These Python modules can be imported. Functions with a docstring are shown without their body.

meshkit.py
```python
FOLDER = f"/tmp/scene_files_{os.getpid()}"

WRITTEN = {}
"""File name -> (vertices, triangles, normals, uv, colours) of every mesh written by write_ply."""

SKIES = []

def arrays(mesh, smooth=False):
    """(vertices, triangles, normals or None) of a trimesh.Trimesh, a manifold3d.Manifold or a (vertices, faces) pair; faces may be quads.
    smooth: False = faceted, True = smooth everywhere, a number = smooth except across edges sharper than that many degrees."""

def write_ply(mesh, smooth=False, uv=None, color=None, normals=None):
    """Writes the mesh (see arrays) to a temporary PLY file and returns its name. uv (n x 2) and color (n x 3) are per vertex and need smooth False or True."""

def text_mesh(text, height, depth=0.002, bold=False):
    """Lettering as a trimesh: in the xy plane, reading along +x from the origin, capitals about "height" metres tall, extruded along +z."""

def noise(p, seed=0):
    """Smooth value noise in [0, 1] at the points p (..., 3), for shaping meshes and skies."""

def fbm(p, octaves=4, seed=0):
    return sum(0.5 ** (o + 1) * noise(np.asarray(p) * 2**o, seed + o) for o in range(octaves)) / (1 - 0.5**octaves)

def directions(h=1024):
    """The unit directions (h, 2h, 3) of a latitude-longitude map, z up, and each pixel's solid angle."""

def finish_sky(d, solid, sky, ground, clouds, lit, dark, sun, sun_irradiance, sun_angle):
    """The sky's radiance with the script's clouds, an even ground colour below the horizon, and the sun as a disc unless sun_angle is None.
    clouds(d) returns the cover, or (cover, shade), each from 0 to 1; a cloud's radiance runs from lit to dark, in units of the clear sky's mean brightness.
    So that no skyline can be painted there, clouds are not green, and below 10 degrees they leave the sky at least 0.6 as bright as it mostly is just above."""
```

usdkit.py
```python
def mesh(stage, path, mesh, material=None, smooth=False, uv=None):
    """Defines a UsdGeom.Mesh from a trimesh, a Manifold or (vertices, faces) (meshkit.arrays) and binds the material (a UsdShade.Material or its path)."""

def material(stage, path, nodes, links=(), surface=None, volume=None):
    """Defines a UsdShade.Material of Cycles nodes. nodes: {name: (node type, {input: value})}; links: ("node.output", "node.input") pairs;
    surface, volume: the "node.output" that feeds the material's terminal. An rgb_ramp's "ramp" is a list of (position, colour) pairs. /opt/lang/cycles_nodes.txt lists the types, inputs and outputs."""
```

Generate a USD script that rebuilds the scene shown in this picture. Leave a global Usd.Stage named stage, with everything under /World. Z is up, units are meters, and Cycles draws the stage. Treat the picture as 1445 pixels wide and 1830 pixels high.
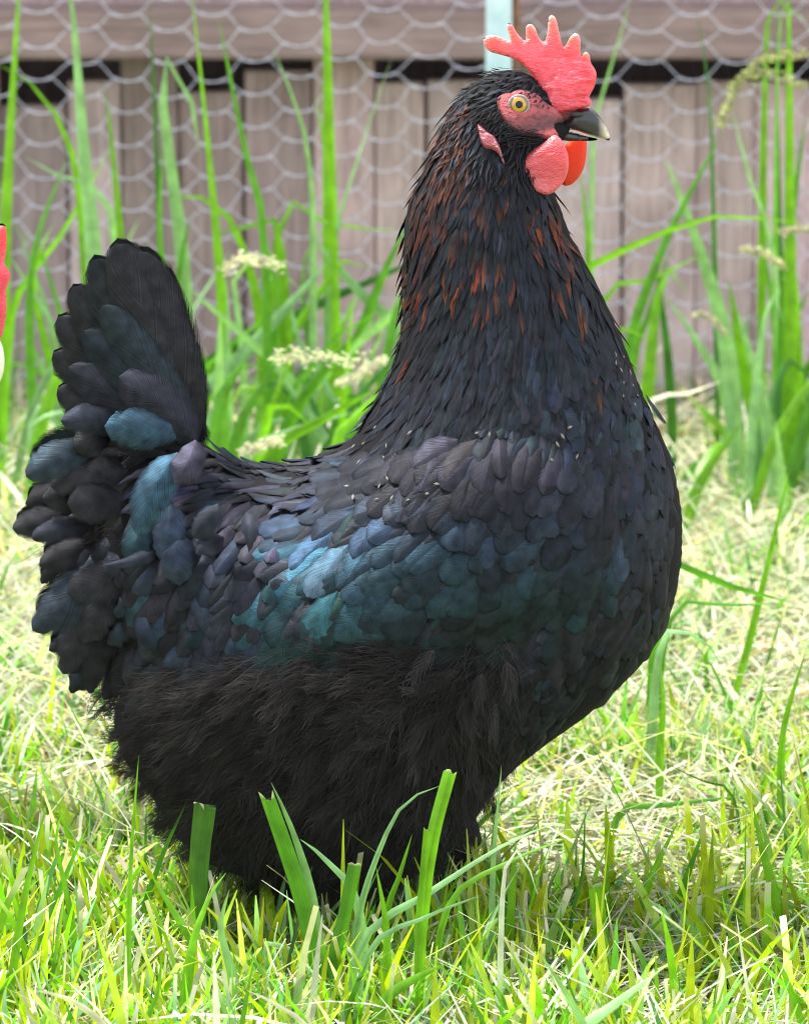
import math, numpy as np, trimesh, manifold3d, usdkit
from meshkit import fbm, noise
from pxr import Usd, UsdGeom, UsdLux, UsdShade, Gf, Sdf, Vt
from scipy import ndimage, sparse
from scipy.sparse.linalg import spsolve
from scipy.spatial import Delaunay, cKDTree
from shapely.geometry import Polygon, Point
from shapely import contains_xy

# ---------------------------------------------------------------- camera, sky, sun, exposure
stage = Usd.Stage.CreateInMemory()
UsdGeom.SetStageUpAxis(stage, UsdGeom.Tokens.z)
UsdGeom.Xform.Define(stage, '/World')
FPX, D, H = 9250.0, 2.5, 0.75
TH = math.atan2(H, D) - math.atan(785 / FPX)
cam = UsdGeom.Camera.Define(stage, '/World/camera')
cam.CreateHorizontalApertureAttr(36.0)
cam.CreateFocalLengthAttr(36.0 * FPX / 1445)
cam.CreateFStopAttr(36.0 * FPX / 1445 / 9.0)
cam.CreateFocusDistanceAttr(2.48)
cam.CreateClippingRangeAttr(Gf.Vec2f(0.05, 1000))
cam.CreateExposureAttr(1.5)
xf = UsdGeom.Xformable(cam)
xf.AddTranslateOp().Set(Gf.Vec3d(0, -D, H))
xf.AddRotateXOp().Set(90 - math.degrees(TH))

SUN_TO = np.array([0.42, -0.20, 0.0]); SUN_EL = math.radians(66)
SUN_AZ = math.atan2(SUN_TO[0], SUN_TO[1])
sky = UsdLux.DomeLight.Define(stage, '/World/sky')
smat = usdkit.material(stage, '/World/Looks/sky_look', {
    't': ('sky_texture', {'sky_type': 'single_scattering', 'sun_disc': False, 'sun_elevation': SUN_EL, 'sun_rotation': SUN_AZ, 'aerosol_density': 2.0}),
    'tc': ('texture_coordinate', {}),
    'nz': ('noise_texture', {'scale': 1.6, 'detail': 5.0, 'roughness': 0.6}),
    'r': ('rgb_ramp', {'ramp': [(0.25, (0.55, 0.55, 0.55)), (0.65, (1, 1, 1))]}),
    'c': ('mix', {'mix_type': 'mix', 'color2': (6.2, 6.4, 6.7)}),
    'b': ('background_shader', {'strength': 0.105})},
    [('tc.generated', 'nz.vector'), ('nz.fac', 'r.fac'), ('r.color', 'c.fac'), ('t.color', 'c.color1'), ('c.color', 'b.color')], surface='b.background')
UsdShade.MaterialBindingAPI.Apply(sky.GetPrim()).Bind(smat)
sky.GetPrim().SetCustomDataByKey('kind', 'structure')
sun = UsdLux.DistantLight.Define(stage, '/World/sun')
sun.CreateIntensityAttr(1.15); sun.CreateAngleAttr(10.0); sun.CreateColorAttr(Gf.Vec3f(1.0, 0.96, 0.9))
sun.GetPrim().GetAttribute('inputs:normalize').Set(True) if sun.GetPrim().HasAttribute('inputs:normalize') else sun.CreateNormalizeAttr(True)
sx = UsdGeom.Xformable(sun)
sx.AddRotateZOp().Set(-math.degrees(SUN_AZ) + 180)
sx.AddRotateXOp().Set(-(90 - math.degrees(SUN_EL)))

RNG = np.random.default_rng(7)
CAMP = np.array([0, -D, H])
FWD = np.array([0, math.cos(TH), -math.sin(TH)]); UPV = np.array([0, math.sin(TH), math.cos(TH)])

def ray(px, py):
    px, py = np.broadcast_arrays(np.asarray(px, float), np.asarray(py, float))
    return FWD * FPX + np.stack([px - 722.5, 0 * px, 0 * px], -1) + UPV * (915 - py)[..., None]
def P(px, py, Y=0.0):                     # the point at depth Y seen at photo pixel px, py
    d = ray(px, py); t = (np.asarray(Y) + D) / d[..., 1]
    return CAMP + d * t[..., None]
def G(px, py):                            # ground point
    d = ray(px, py); return CAMP + d * (-H / d[..., 2])[..., None]
def proj(p):
    q = np.asarray(p) - CAMP; z = q @ FWD
    return np.stack([722.5 + FPX * q[..., 0] / z, 915 - FPX * (q @ UPV) / z], -1)

# ---------------------------------------------------------------- helpers for prims
NAMES = {}
def path_of(parent, name):
    base = (str(parent.GetPath()) if parent else '/World') + '/' + name
    n = NAMES.get(base, 0); NAMES[base] = n + 1
    return base if n == 0 else f'{base}_{n:03d}'
def tag(prim, label=None, cat=None, group=None, kind=None):
    for k, v in (('label', label), ('category', cat), ('group', group), ('kind', kind)):
        if v: prim.SetCustomDataByKey(k, v)
    return prim
def thing(name, label, cat, loc=(0, 0, 0), group=None):
    x = UsdGeom.Xform.Define(stage, path_of(None, name))
    x.AddTranslateOp().Set(Gf.Vec3d(*map(float, loc)))
    ORIGIN[str(x.GetPath())] = np.array(loc, float)
    return tag(x.GetPrim(), label, cat, group)
ORIGIN = {}
def origin(parent):
    return ORIGIN.get('/'.join(str(parent.GetPath()).split('/')[:3]), np.zeros(3)) if parent else np.zeros(3)
def obj(name, v, f, mat, parent=None, smooth=True, prim=None, kind=None, label=None):
    v = np.asarray(v, float) - origin(parent)
    m = usdkit.mesh(stage, path_of(parent, name), (v, f), mat, smooth=smooth)
    m.CreateDoubleSidedAttr(True)
    if prim:
        api = UsdGeom.PrimvarsAPI(m)
        for k, a in prim.items():
            a = np.asarray(a, np.float32)
            if a.ndim == 1: api.CreatePrimvar(k, Sdf.ValueTypeNames.FloatArray, 'vertex').Set(Vt.FloatArray.FromNumpy(a))
            else: api.CreatePrimvar(k, Sdf.ValueTypeNames.Color3fArray, 'vertex').Set(Vt.Vec3fArray.FromNumpy(a))
    if kind: tag(m.GetPrim(), kind=kind)
    if label: tag(m.GetPrim(), label=label)
    return m.GetPrim()
def curves(name, pts, widths, mat, parent=None, kind=None, col=None):
    """pts (n, k, 3), widths (n, k)"""
    n, k = pts.shape[:2]
    c = UsdGeom.BasisCurves.Define(stage, path_of(parent, name))
    c.CreateTypeAttr('linear')
    c.CreateCurveVertexCountsAttr(Vt.IntArray.FromNumpy(np.full(n, k, np.int32)))
    c.CreatePointsAttr(Vt.Vec3fArray.FromNumpy((pts.reshape(-1, 3) - origin(parent)).astype(np.float32)))
    c.CreateWidthsAttr(Vt.FloatArray.FromNumpy(widths.reshape(-1).astype(np.float32))); c.SetWidthsInterpolation('vertex')
    if col is not None:
        UsdGeom.PrimvarsAPI(c).CreatePrimvar('col', Sdf.ValueTypeNames.Color3fArray, 'vertex').Set(Vt.Vec3fArray.FromNumpy(np.repeat(col, k, 0).astype(np.float32)))
    UsdShade.MaterialBindingAPI.Apply(c.GetPrim()).Bind(mat)
    if kind: tag(c.GetPrim(), kind=kind)
    return c.GetPrim()
def mat(name, nodes, links, surface): return usdkit.material(stage, '/World/Looks/' + name, nodes, links, surface=surface)
class Joined:                              # gathers pieces that become one mesh
    def __init__(s): s.v, s.f, s.p, s.n = [], [], {}, 0
    def add(s, v, f, prim=None):
        s.v.append(v); s.f.append(np.asarray(f) + s.n); s.n += len(v)
        for k, a in (prim or {}).items(): s.p.setdefault(k, []).append(a)
    def build(s, name, m, parent=None, smooth=True, kind=None, label=None):
        if not s.v: return None
        return obj(name, np.vstack(s.v), np.vstack(s.f), m, parent, smooth, {k: np.concatenate(a) for k, a in s.p.items()}, kind, label)

# ---------------------------------------------------------------- materials
M_feather = mat('feather_look', {
    'uv': ('attribute', {'attribute': 'fuv'}), 'tint': ('attribute', {'attribute': 'tint'}), 'irid': ('attribute', {'attribute': 'irid'}),
    's': ('separate_xyz', {}), 'av': ('math', {'math_type': 'absolute'}),
    'k1': ('math', {'math_type': 'multiply', 'value2': 0.42}), 'k2': ('math', {'math_type': 'subtract'}),
    'k3': ('math', {'math_type': 'multiply_add', 'value2': 46.0}), 'r7': ('math', {'math_type': 'multiply', 'value2': 71.0}),
    'bn': ('noise_texture', {'dimensions': '1D', 'scale': 1.0, 'detail': 2.0, 'roughness': 0.7}),
    'geo': ('geometry', {}), 'n2': ('noise_texture', {'scale': 160.0, 'detail': 3.0}),
    'bm': ('bump', {'strength': 0.32, 'distance': 0.0009}),
    'vr': ('map_range', {'from_min': 0.3, 'from_max': 0.7, 'to_min': 0.58, 'to_max': 1.4}),
    'fr': ('noise_texture', {'dimensions': '1D', 'scale': 2.2, 'detail': 2.0, 'roughness': 0.6}), 'fa': ('math', {'math_type': 'multiply_add', 'value2': 1.2}), 'fg': ('math', {'math_type': 'greater_than', 'value2': 1.5}),
    'tp': ('transparent_bsdf', {}), 'mo': ('mix_closure', {}),
    'vr2': ('map_range', {'from_min': 0.3, 'from_max': 0.7, 'to_min': 0.55, 'to_max': 1.35}),
    'vm': ('math', {'math_type': 'multiply'}),
    'tc': ('vector_math', {'math_type': 'scale'}), 'ic': ('vector_math', {'math_type': 'scale'}),
    'p': ('principled_bsdf', {'roughness': 0.55, 'specular_ior_level': 0.16}),
    'g': ('glossy_bsdf', {'roughness': 0.54}), 'mx': ('mix_closure', {'fac': 0.3})},
    [('uv.vector', 's.vector'), ('s.y', 'av.value1'), ('av.value', 'k1.value1'), ('s.x', 'k2.value1'), ('k1.value', 'k2.value2'),
     ('s.z', 'r7.value1'), ('k2.value', 'k3.value1'), ('r7.value', 'k3.value3'), ('k3.value', 'bn.w'), ('geo.position', 'n2.vector'),
     ('bn.fac', 'bm.height'), ('bn.fac', 'vr.value'), ('n2.fac', 'vr2.value'), ('vr.result', 'vm.value1'), ('vr2.result', 'vm.value2'),
     ('tint.color', 'tc.vector1'), ('vm.value', 'tc.scale'), ('irid.color', 'ic.vector1'), ('vm.value', 'ic.scale'),
     ('tc.vector', 'p.base_color'), ('ic.vector', 'g.color'), ('bm.normal', 'p.normal'), ('bm.normal', 'g.normal'),
     ('p.BSDF', 'mx.closure1'), ('g.BSDF', 'mx.closure2'), ('k3.value', 'fr.w'), ('fr.fac', 'fa.value1'), ('av.value', 'fa.value3'), ('fa.value', 'fg.value1'), ('fg.value', 'mo.fac'), ('mx.closure', 'mo.closure1'), ('tp.BSDF', 'mo.closure2')], 'mo.closure')
M_down = mat('down_look', {'c': ('attribute', {'attribute': 'col'}), 'p': ('principled_bsdf', {'roughness': 0.7, 'specular_ior_level': 0.15})},
             [('c.color', 'p.base_color')], 'p.BSDF')
M_skin = mat('plumage_skin_look', {'c': ('attribute', {'attribute': 'col'}), 'p': ('principled_bsdf', {'roughness': 0.8, 'specular_ior_level': 0.1})},
             [('c.color', 'p.base_color')], 'p.BSDF')
def flesh(name, c1, c2, bump=0.5, scale=900, sss=0.35):
    return mat(name, {
        'geo': ('geometry', {}), 'mp': ('mapping', {'scale': (1.0, 1.0, 1.9)}), 'n': ('noise_texture', {'scale': scale * 0.35, 'detail': 4.0, 'roughness': 0.6, 'distortion': 0.8}),
        'n2': ('noise_texture', {'scale': 70.0, 'detail': 3.0}),
        'v': ('voronoi_texture', {'scale': scale}), 'h': ('math', {'math_type': 'multiply_add', 'value2': 0.6}),
        'r': ('rgb_ramp', {'ramp': [(0.3, c1), (0.7, c2)]}),
        'b': ('bump', {'strength': bump, 'distance': 0.0012}),
        'p': ('principled_bsdf', {'roughness': 0.42, 'specular_ior_level': 0.45, 'subsurface_weight': sss, 'subsurface_scale': 0.004, 'subsurface_radius': (1, 0.25, 0.15)})},
        [('geo.position', 'mp.vector'), ('mp.vector', 'n.vector'), ('geo.position', 'n2.vector'), ('mp.vector', 'v.vector'), ('v.distance', 'h.value1'), ('n.fac', 'h.value3'), ('h.value', 'b.height'),
         ('n2.fac', 'r.fac'), ('r.color', 'p.base_color'), ('b.normal', 'p.normal')], 'p.BSDF')
M_comb = flesh('comb_look', (0.46, 0.028, 0.038), (0.58, 0.10, 0.145), 0.55, 600)
M_wattle = flesh('wattle_look', (0.40, 0.04, 0.05), (0.46, 0.09, 0.105), 0.5, 800)
M_wattle2 = mat('far_wattle_look', {'t': ('translucent_bsdf', {'color': (0.95, 0.12, 0.03)}), 'p': ('principled_bsdf', {'base_color': (0.75, 0.09, 0.04), 'roughness': 0.45}), 'm': ('mix_closure', {'fac': 0.45})},
                [('p.BSDF', 'm.closure1'), ('t.BSDF', 'm.closure2')], 'm.closure')
M_lobe = flesh('earlobe_look', (0.24, 0.045, 0.06), (0.40, 0.12, 0.15), 0.7, 700)
M_face = mat('face_look', {
    'c': ('attribute', {'attribute': 'col'}), 'geo': ('geometry', {}), 'n': ('noise_texture', {'scale': 420.0, 'detail': 4.0}), 'v': ('voronoi_texture', {'scale': 1300.0}),
    'a': ('math', {'math_type': 'add'}), 'b': ('bump', {'strength': 0.35, 'distance': 0.0008}),
    'p': ('principled_bsdf', {'roughness': 0.55, 'specular_ior_level': 0.25, 'subsurface_weight': 0.2, 'subsurface_scale': 0.002})},
    [('geo.position', 'n.vector'), ('geo.position', 'v.vector'), ('n.fac', 'a.value1'), ('v.distance', 'a.value2'), ('a.value', 'b.height'), ('b.normal', 'p.normal'), ('c.color', 'p.base_color')], 'p.BSDF')
M_beak = mat('beak_look', {'c': ('attribute', {'attribute': 'col'}), 'geo': ('geometry', {}), 'n': ('noise_texture', {'scale': 260.0, 'detail': 4.0}), 'b': ('bump', {'strength': 0.2, 'distance': 0.0008}),
                           'p': ('principled_bsdf', {'roughness': 0.2, 'specular_ior_level': 0.6})},
             [('c.color', 'p.base_color'), ('geo.position', 'n.vector'), ('n.fac', 'b.height'), ('b.normal', 'p.normal')], 'p.BSDF')
def plain(name, c, rough=0.5, spec=0.5, **kw):
    return mat(name, {'p': ('principled_bsdf', {'base_color': c, 'roughness': rough, 'specular_ior_level': spec, **kw})}, [], 'p.BSDF')
M_pupil = plain('pupil_look', (0.003, 0.003, 0.004), 0.12, 0.35)
M_lid = flesh('eyelid_look', (0.17, 0.13, 0.13), (0.30, 0.24, 0.24), 0.4, 1500, 0.1)
M_iris = mat('iris_look', {'c': ('attribute', {'attribute': 'col'}), 'p': ('principled_bsdf', {'roughness': 0.25, 'coat_weight': 1.0, 'coat_roughness': 0.03})}, [('c.color', 'p.base_color')], 'p.BSDF')
M_white = plain('white_skin_look', (0.82, 0.78, 0.62), 0.5)
M_whiteplume = plain('white_plume_look', (0.7, 0.68, 0.62), 0.8, 0.1)

M_grass = mat('grass_look', {
    'c': ('attribute', {'attribute': 'col'}), 'u': ('attribute', {'attribute': 'guv'}), 's': ('separate_xyz', {}),
    'w': ('math', {'math_type': 'multiply', 'value2': 9.0}), 'wn': ('noise_texture', {'dimensions': '1D', 'scale': 1.0, 'detail': 1.0}),
    'geo': ('geometry', {}), 'n': ('noise_texture', {'scale': 90.0, 'detail': 3.0}),
    'mr': ('map_range', {'from_min': 0.3, 'from_max': 0.7, 'to_min': 0.75, 'to_max': 1.25}),
    'mr2': ('map_range', {'from_min': 0.3, 'from_max': 0.7, 'to_min': 0.88, 'to_max': 1.12}), 'mm': ('math', {'math_type': 'multiply'}),
    'cc': ('vector_math', {'math_type': 'scale'}), 'bm': ('bump', {'strength': 0.3, 'distance': 0.0005}),
    'tr': ('vector_math', {'math_type': 'multiply', 'vector2': (1.15, 1.25, 0.5)}),
    'p': ('principled_bsdf', {'roughness': 0.42, 'specular_ior_level': 0.45}), 't': ('translucent_bsdf', {}), 'm': ('mix_closure', {'fac': 0.4})},
    [('u.vector', 's.vector'), ('s.y', 'w.value1'), ('w.value', 'wn.w'), ('geo.position', 'n.vector'), ('n.fac', 'mr.value'), ('wn.fac', 'mr2.value'), ('mr.result', 'mm.value1'), ('mr2.result', 'mm.value2'),
     ('c.color', 'cc.vector1'), ('mm.value', 'cc.scale'), ('cc.vector', 'p.base_color'), ('wn.fac', 'bm.height'), ('bm.normal', 'p.normal'),
     ('cc.vector', 'tr.vector1'), ('tr.vector', 't.color'), ('p.BSDF', 'm.closure1'), ('t.BSDF', 'm.closure2')], 'm.closure')
M_soil = mat('soil_look', {
    'geo': ('geometry', {}), 'n': ('noise_texture', {'scale': 60.0, 'detail': 8.0, 'roughness': 0.7}), 'n2': ('noise_texture', {'scale': 7.0, 'detail': 4.0}),
    'r': ('rgb_ramp', {'ramp': [(0.3, (0.06, 0.05, 0.025)), (0.5, (0.15, 0.15, 0.06)), (0.7, (0.30, 0.27, 0.16))]}),
    'b': ('bump', {'strength': 0.8, 'distance': 0.01}), 'p': ('principled_bsdf', {'roughness': 0.9, 'specular_ior_level': 0.15})},
    [('geo.position', 'n.vector'), ('n.fac', 'r.fac'), ('r.color', 'p.base_color'), ('n.fac', 'b.height'), ('b.normal', 'p.normal')], 'p.BSDF')
def wood(name, lo, hi, axis):
    sc = (1.0, 1.0, 0.06) if axis == 'z' else (0.06, 1.0, 1.0)
    return mat(name, {
        'geo': ('geometry', {}), 'tint': ('attribute', {'attribute': 'tone'}), 'm': ('mapping', {'scale': sc}), 'n': ('noise_texture', {'scale': 260.0, 'detail': 6.0, 'roughness': 0.65, 'distortion': 0.4}),
        'n2': ('noise_texture', {'scale': 22.0, 'detail': 4.0}), 'a': ('math', {'math_type': 'multiply_add', 'value2': 0.6}), 'a2': ('math', {'math_type': 'multiply', 'value2': 0.4}),
        'r': ('rgb_ramp', {'ramp': [(0.3, lo), (0.68, hi)]}), 'sc': ('vector_math', {'math_type': 'multiply'}),
        'b': ('bump', {'strength': 0.6, 'distance': 0.002}), 'p': ('principled_bsdf', {'roughness': 0.8, 'specular_ior_level': 0.2})},
        [('geo.position', 'm.vector'), ('m.vector', 'n.vector'), ('geo.position', 'n2.vector'), ('n2.fac', 'a2.value1'), ('n.fac', 'a.value1'), ('a2.value', 'a.value3'), ('a.value', 'r.fac'),
         ('r.color', 'sc.vector1'), ('tint.color', 'sc.vector2'), ('sc.vector', 'p.base_color'), ('n.fac', 'b.height'), ('b.normal', 'p.normal')], 'p.BSDF')
M_board = wood('board_look', (0.18, 0.13, 0.125), (0.52, 0.405, 0.395), 'z')
M_rail = wood('rail_look', (0.14, 0.10, 0.092), (0.34, 0.25, 0.235), 'x')
M_wire = mat('wire_look', {'geo': ('geometry', {}), 'n': ('noise_texture', {'scale': 300.0, 'detail': 3.0}), 'r': ('rgb_ramp', {'ramp': [(0.35, (0.38, 0.39, 0.48)), (0.65, (0.68, 0.69, 0.82))]}),
                           'p': ('principled_bsdf', {'metallic': 0.15, 'roughness': 0.4})}, [('geo.position', 'n.vector'), ('n.fac', 'r.fac'), ('r.color', 'p.base_color')], 'p.BSDF')
M_post = mat('post_look', {'geo': ('geometry', {}), 'n': ('noise_texture', {'scale': 60.0, 'detail': 5.0}), 'r': ('rgb_ramp', {'ramp': [(0.35, (0.36, 0.50, 0.54)), (0.6, (0.46, 0.60, 0.64)), (0.8, (0.52, 0.62, 0.62))]}),
                           'p': ('principled_bsdf', {'roughness': 0.4})}, [('geo.position', 'n.vector'), ('n.fac', 'r.fac'), ('r.color', 'p.base_color')], 'p.BSDF')
M_rust = mat('rust_look', {'geo': ('geometry', {}), 'n': ('noise_texture', {'scale': 120.0, 'detail': 6.0}), 'r': ('rgb_ramp', {'ramp': [(0.3, (0.10, 0.045, 0.025)), (0.7, (0.26, 0.12, 0.06))]}),
                           'p': ('principled_bsdf', {'roughness': 0.85})}, [('geo.position', 'n.vector'), ('n.fac', 'r.fac'), ('r.color', 'p.base_color')], 'p.BSDF')

# ---------------------------------------------------------------- ground
gx = np.concatenate([np.linspace(-400, -3, 12), np.linspace(-2.4, 2.4, 49), np.linspace(3, 400, 12)])
X, Y = np.meshgrid(gx, gx, indexing='ij')
Z = np.where((abs(X) < 2.6) & (abs(Y) < 2.6), 0.012 * (fbm(np.stack([X * 6, Y * 6, 0 * X], -1)) - 0.5), 0) - 0.006
n = len(gx); I, J = np.meshgrid(np.arange(n - 1), np.arange(n - 1), indexing='ij')
tag(obj('ground', np.stack([X, Y, Z], -1).reshape(-1, 3), np.stack([I * n + J, (I + 1) * n + J, (I + 1) * n + J + 1, I * n + J + 1], -1).reshape(-1, 4), M_soil), kind='structure')

# ---------------------------------------------------------------- fence
YF = 1.43
def bevel_box(lo, hi, b=0.002):
    lo, hi = np.array(lo, float), np.array(hi, float)
    pts = []
    for k in range(3):
        l, h = lo + b, hi - b; l[k], h[k] = lo[k], hi[k]
        pts.append(np.array(np.meshgrid(*zip(l, h))).reshape(3, -1).T)
    m = manifold3d.Manifold.hull_points(np.vstack(pts)).to_mesh()
    return np.array(m.vert_properties[:, :3]), np.array(m.tri_verts)
fence = thing('wooden_fence', 'weathered pinkish brown board fence with one horizontal rail, behind the wire', 'fence', (0, YF, 0))
zr0, zr1 = P(0, 105, YF)[2], P(0, 14, YF)[2]
v, f = bevel_box((-1.6, YF - 0.006, zr0), (1.6, YF + 0.036, zr1), 0.003)
obj('rail', v, f, M_rail, fence, smooth=False, prim={'tone': np.ones_like(v)})
x, k = -1.6, 0
while x < 1.6:
    w = RNG.uniform(0.036, 0.062)
    off = RNG.uniform(-0.004, 0.006)
    v, f = bevel_box((x, YF + 0.044 + off, 0.01), (x + w - RNG.choice([0.0004, 0.0008, 0.0008, 0.002]), YF + 0.060 + off, zr0 - RNG.choice([-0.004, RNG.uniform(0.008, 0.025), RNG.uniform(.02, .045)], p=[.3, .35, .35])), 0.0015)
    t = RNG.uniform(0.65, 1.35) * np.array([1, RNG.uniform(0.95, 1.03), RNG.uniform(0.94, 1.04)])
    obj('board', v, f, M_board, fence, smooth=False, prim={'tone': np.tile(t, (len(v), 1))})
    x += w
for a, b, nm in (((-1.6, YF + .24, -.01), (1.6, YF + .26, .95), 'back_wall'), ((-1.6, YF + .037, zr0 + .002), (1.6, YF + .24, zr0 + .02), 'floor_plank'), ((-1.6, YF + .04, zr0 + .022), (1.6, YF + .06, .95), 'upper_panel')):
    v, f = bevel_box(a, b); obj(nm, v, f, M_board, fence, smooth=False, prim={'tone': np.ones_like(v) * .8})
# ---------------------------------------------------------------- wire netting
YW = YF - 0.035
net = []
px_, pz_ = 0.0328, 0.0247
net_rng = np.random.default_rng(3)
def node(i, j):
    x = i * px_ - 0.93; z = 0.004 + j * pz_ + (0.5 * pz_ if i % 2 else 0)
    q = np.array([x * 3, z * 4, 1.0])
    return np.array([x + 0.012 * (noise(q) - 0.5) + 0.02 * (noise(q * 0.6 + 9) - .5), YW + 0.012 * (noise(q + 5) - 0.5), z + 0.014 * (noise(q + 20) - 0.5) + 0.004 * math.sin(x * 9)])
NI, NJ = 58, 25
hl = 0.0106
nodes = {(i, j): node(i, j) + net_rng.normal(0, 0.0007, 3) * [1, 0.3, 1] for i in range(NI + 1) for j in range(-1, NJ + 1)}
line_pts = []
for fam in (0, 1):
    for j in range(NJ):
        pts = []
        for i in range(NI):
            jj = j if fam == 0 else (j if i % 2 == 0 else j - 1)
            c = nodes[(i, jj)]
            for t in np.linspace(-1, 1, 7):
                ph = t * 2.6 * math.pi + fam * math.pi
                tw = 0.0006 if abs(t) < 0.99 else 0.0003
                pts.append(c + [t * hl, tw * math.cos(ph), tw * math.sin(ph) - 0.0022 * (1 - t * t)])
        line_pts.append(pts)
line_pts = np.array(line_pts)
pr = curves('chicken_wire', line_pts, np.full(line_pts.shape[:2], 0.00072), M_wire)
tag(pr, 'hexagonal galvanised chicken wire netting stretched in front of the wooden fence', 'wire netting')
# ---------------------------------------------------------------- post behind the head
YP = 1.30
b0 = P(868, 60, YP); b1 = P(914, 60, YP); b2 = P(927, 60, YP)
post = thing('metal_post', 'pale blue grey metal post with a rusty rod, behind the head of the black hen', 'post', (b0[0], YP, 0))
v, f = bevel_box((b0[0], YP - 0.01, -0.02), (b1[0], YP + 0.01, 0.9), 0.003)
obj('pole', v, f, M_post, post, smooth=False)
c = trimesh.creation.cylinder(radius=(b2[0] - b1[0]) * 0.62, height=0.9, sections=14)
c.apply_translation([(b1[0] + b2[0]) / 2, YP + 0.004, 0.43])
obj('rusty_rod', c.vertices, c.faces, M_rust, post, smooth=40)

# ---------------------------------------------------------------- inflating an outline
def poisson(mask, h, c=2.0):
    idx = -np.ones(mask.shape, int); idx[mask] = np.arange(mask.sum()); N = mask.sum()
    ii, jj = np.nonzero(mask); rows, cols = [], []
    for di, dj in ((1, 0), (-1, 0), (0, 1), (0, -1)):
        k = idx[np.clip(ii + di, 0, mask.shape[0] - 1), np.clip(jj + dj, 0, mask.shape[1] - 1)]
        ok = k >= 0; rows.append(np.arange(N)[ok]); cols.append(k[ok])
    r, cc = np.concatenate(rows), np.concatenate(cols)
    A = sparse.csc_matrix((np.r_[np.full(N, 4.0), np.full(len(r), -1.0)], (np.r_[np.arange(N), r], np.r_[np.arange(N), cc])), shape=(N, N))
    u = np.zeros(mask.shape); u[mask] = spsolve(A, np.full(N, c * h * h)); return u
def spline(pts, n=6, closed=True):         # Catmull-Rom through points
    p = np.asarray(pts, float)
    q = np.vstack([p[-1:], p, p[:2]]) if closed else np.vstack([2 * p[:1] - p[1:2], p, 2 * p[-1:] - p[-2:-1]])
    out = []
    for i in range(len(p) if closed else len(p) - 1):
        a, b, c, d = q[i:i + 4]
        for t in np.arange(n) / n:
            out.append(0.5 * (2 * b + (c - a) * t + (2 * a - 5 * b + 4 * c - d) * t * t + (3 * b - a - 3 * c + d) * t ** 3))
    if not closed: out.append(p[-1])
    return np.array(out)
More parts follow.
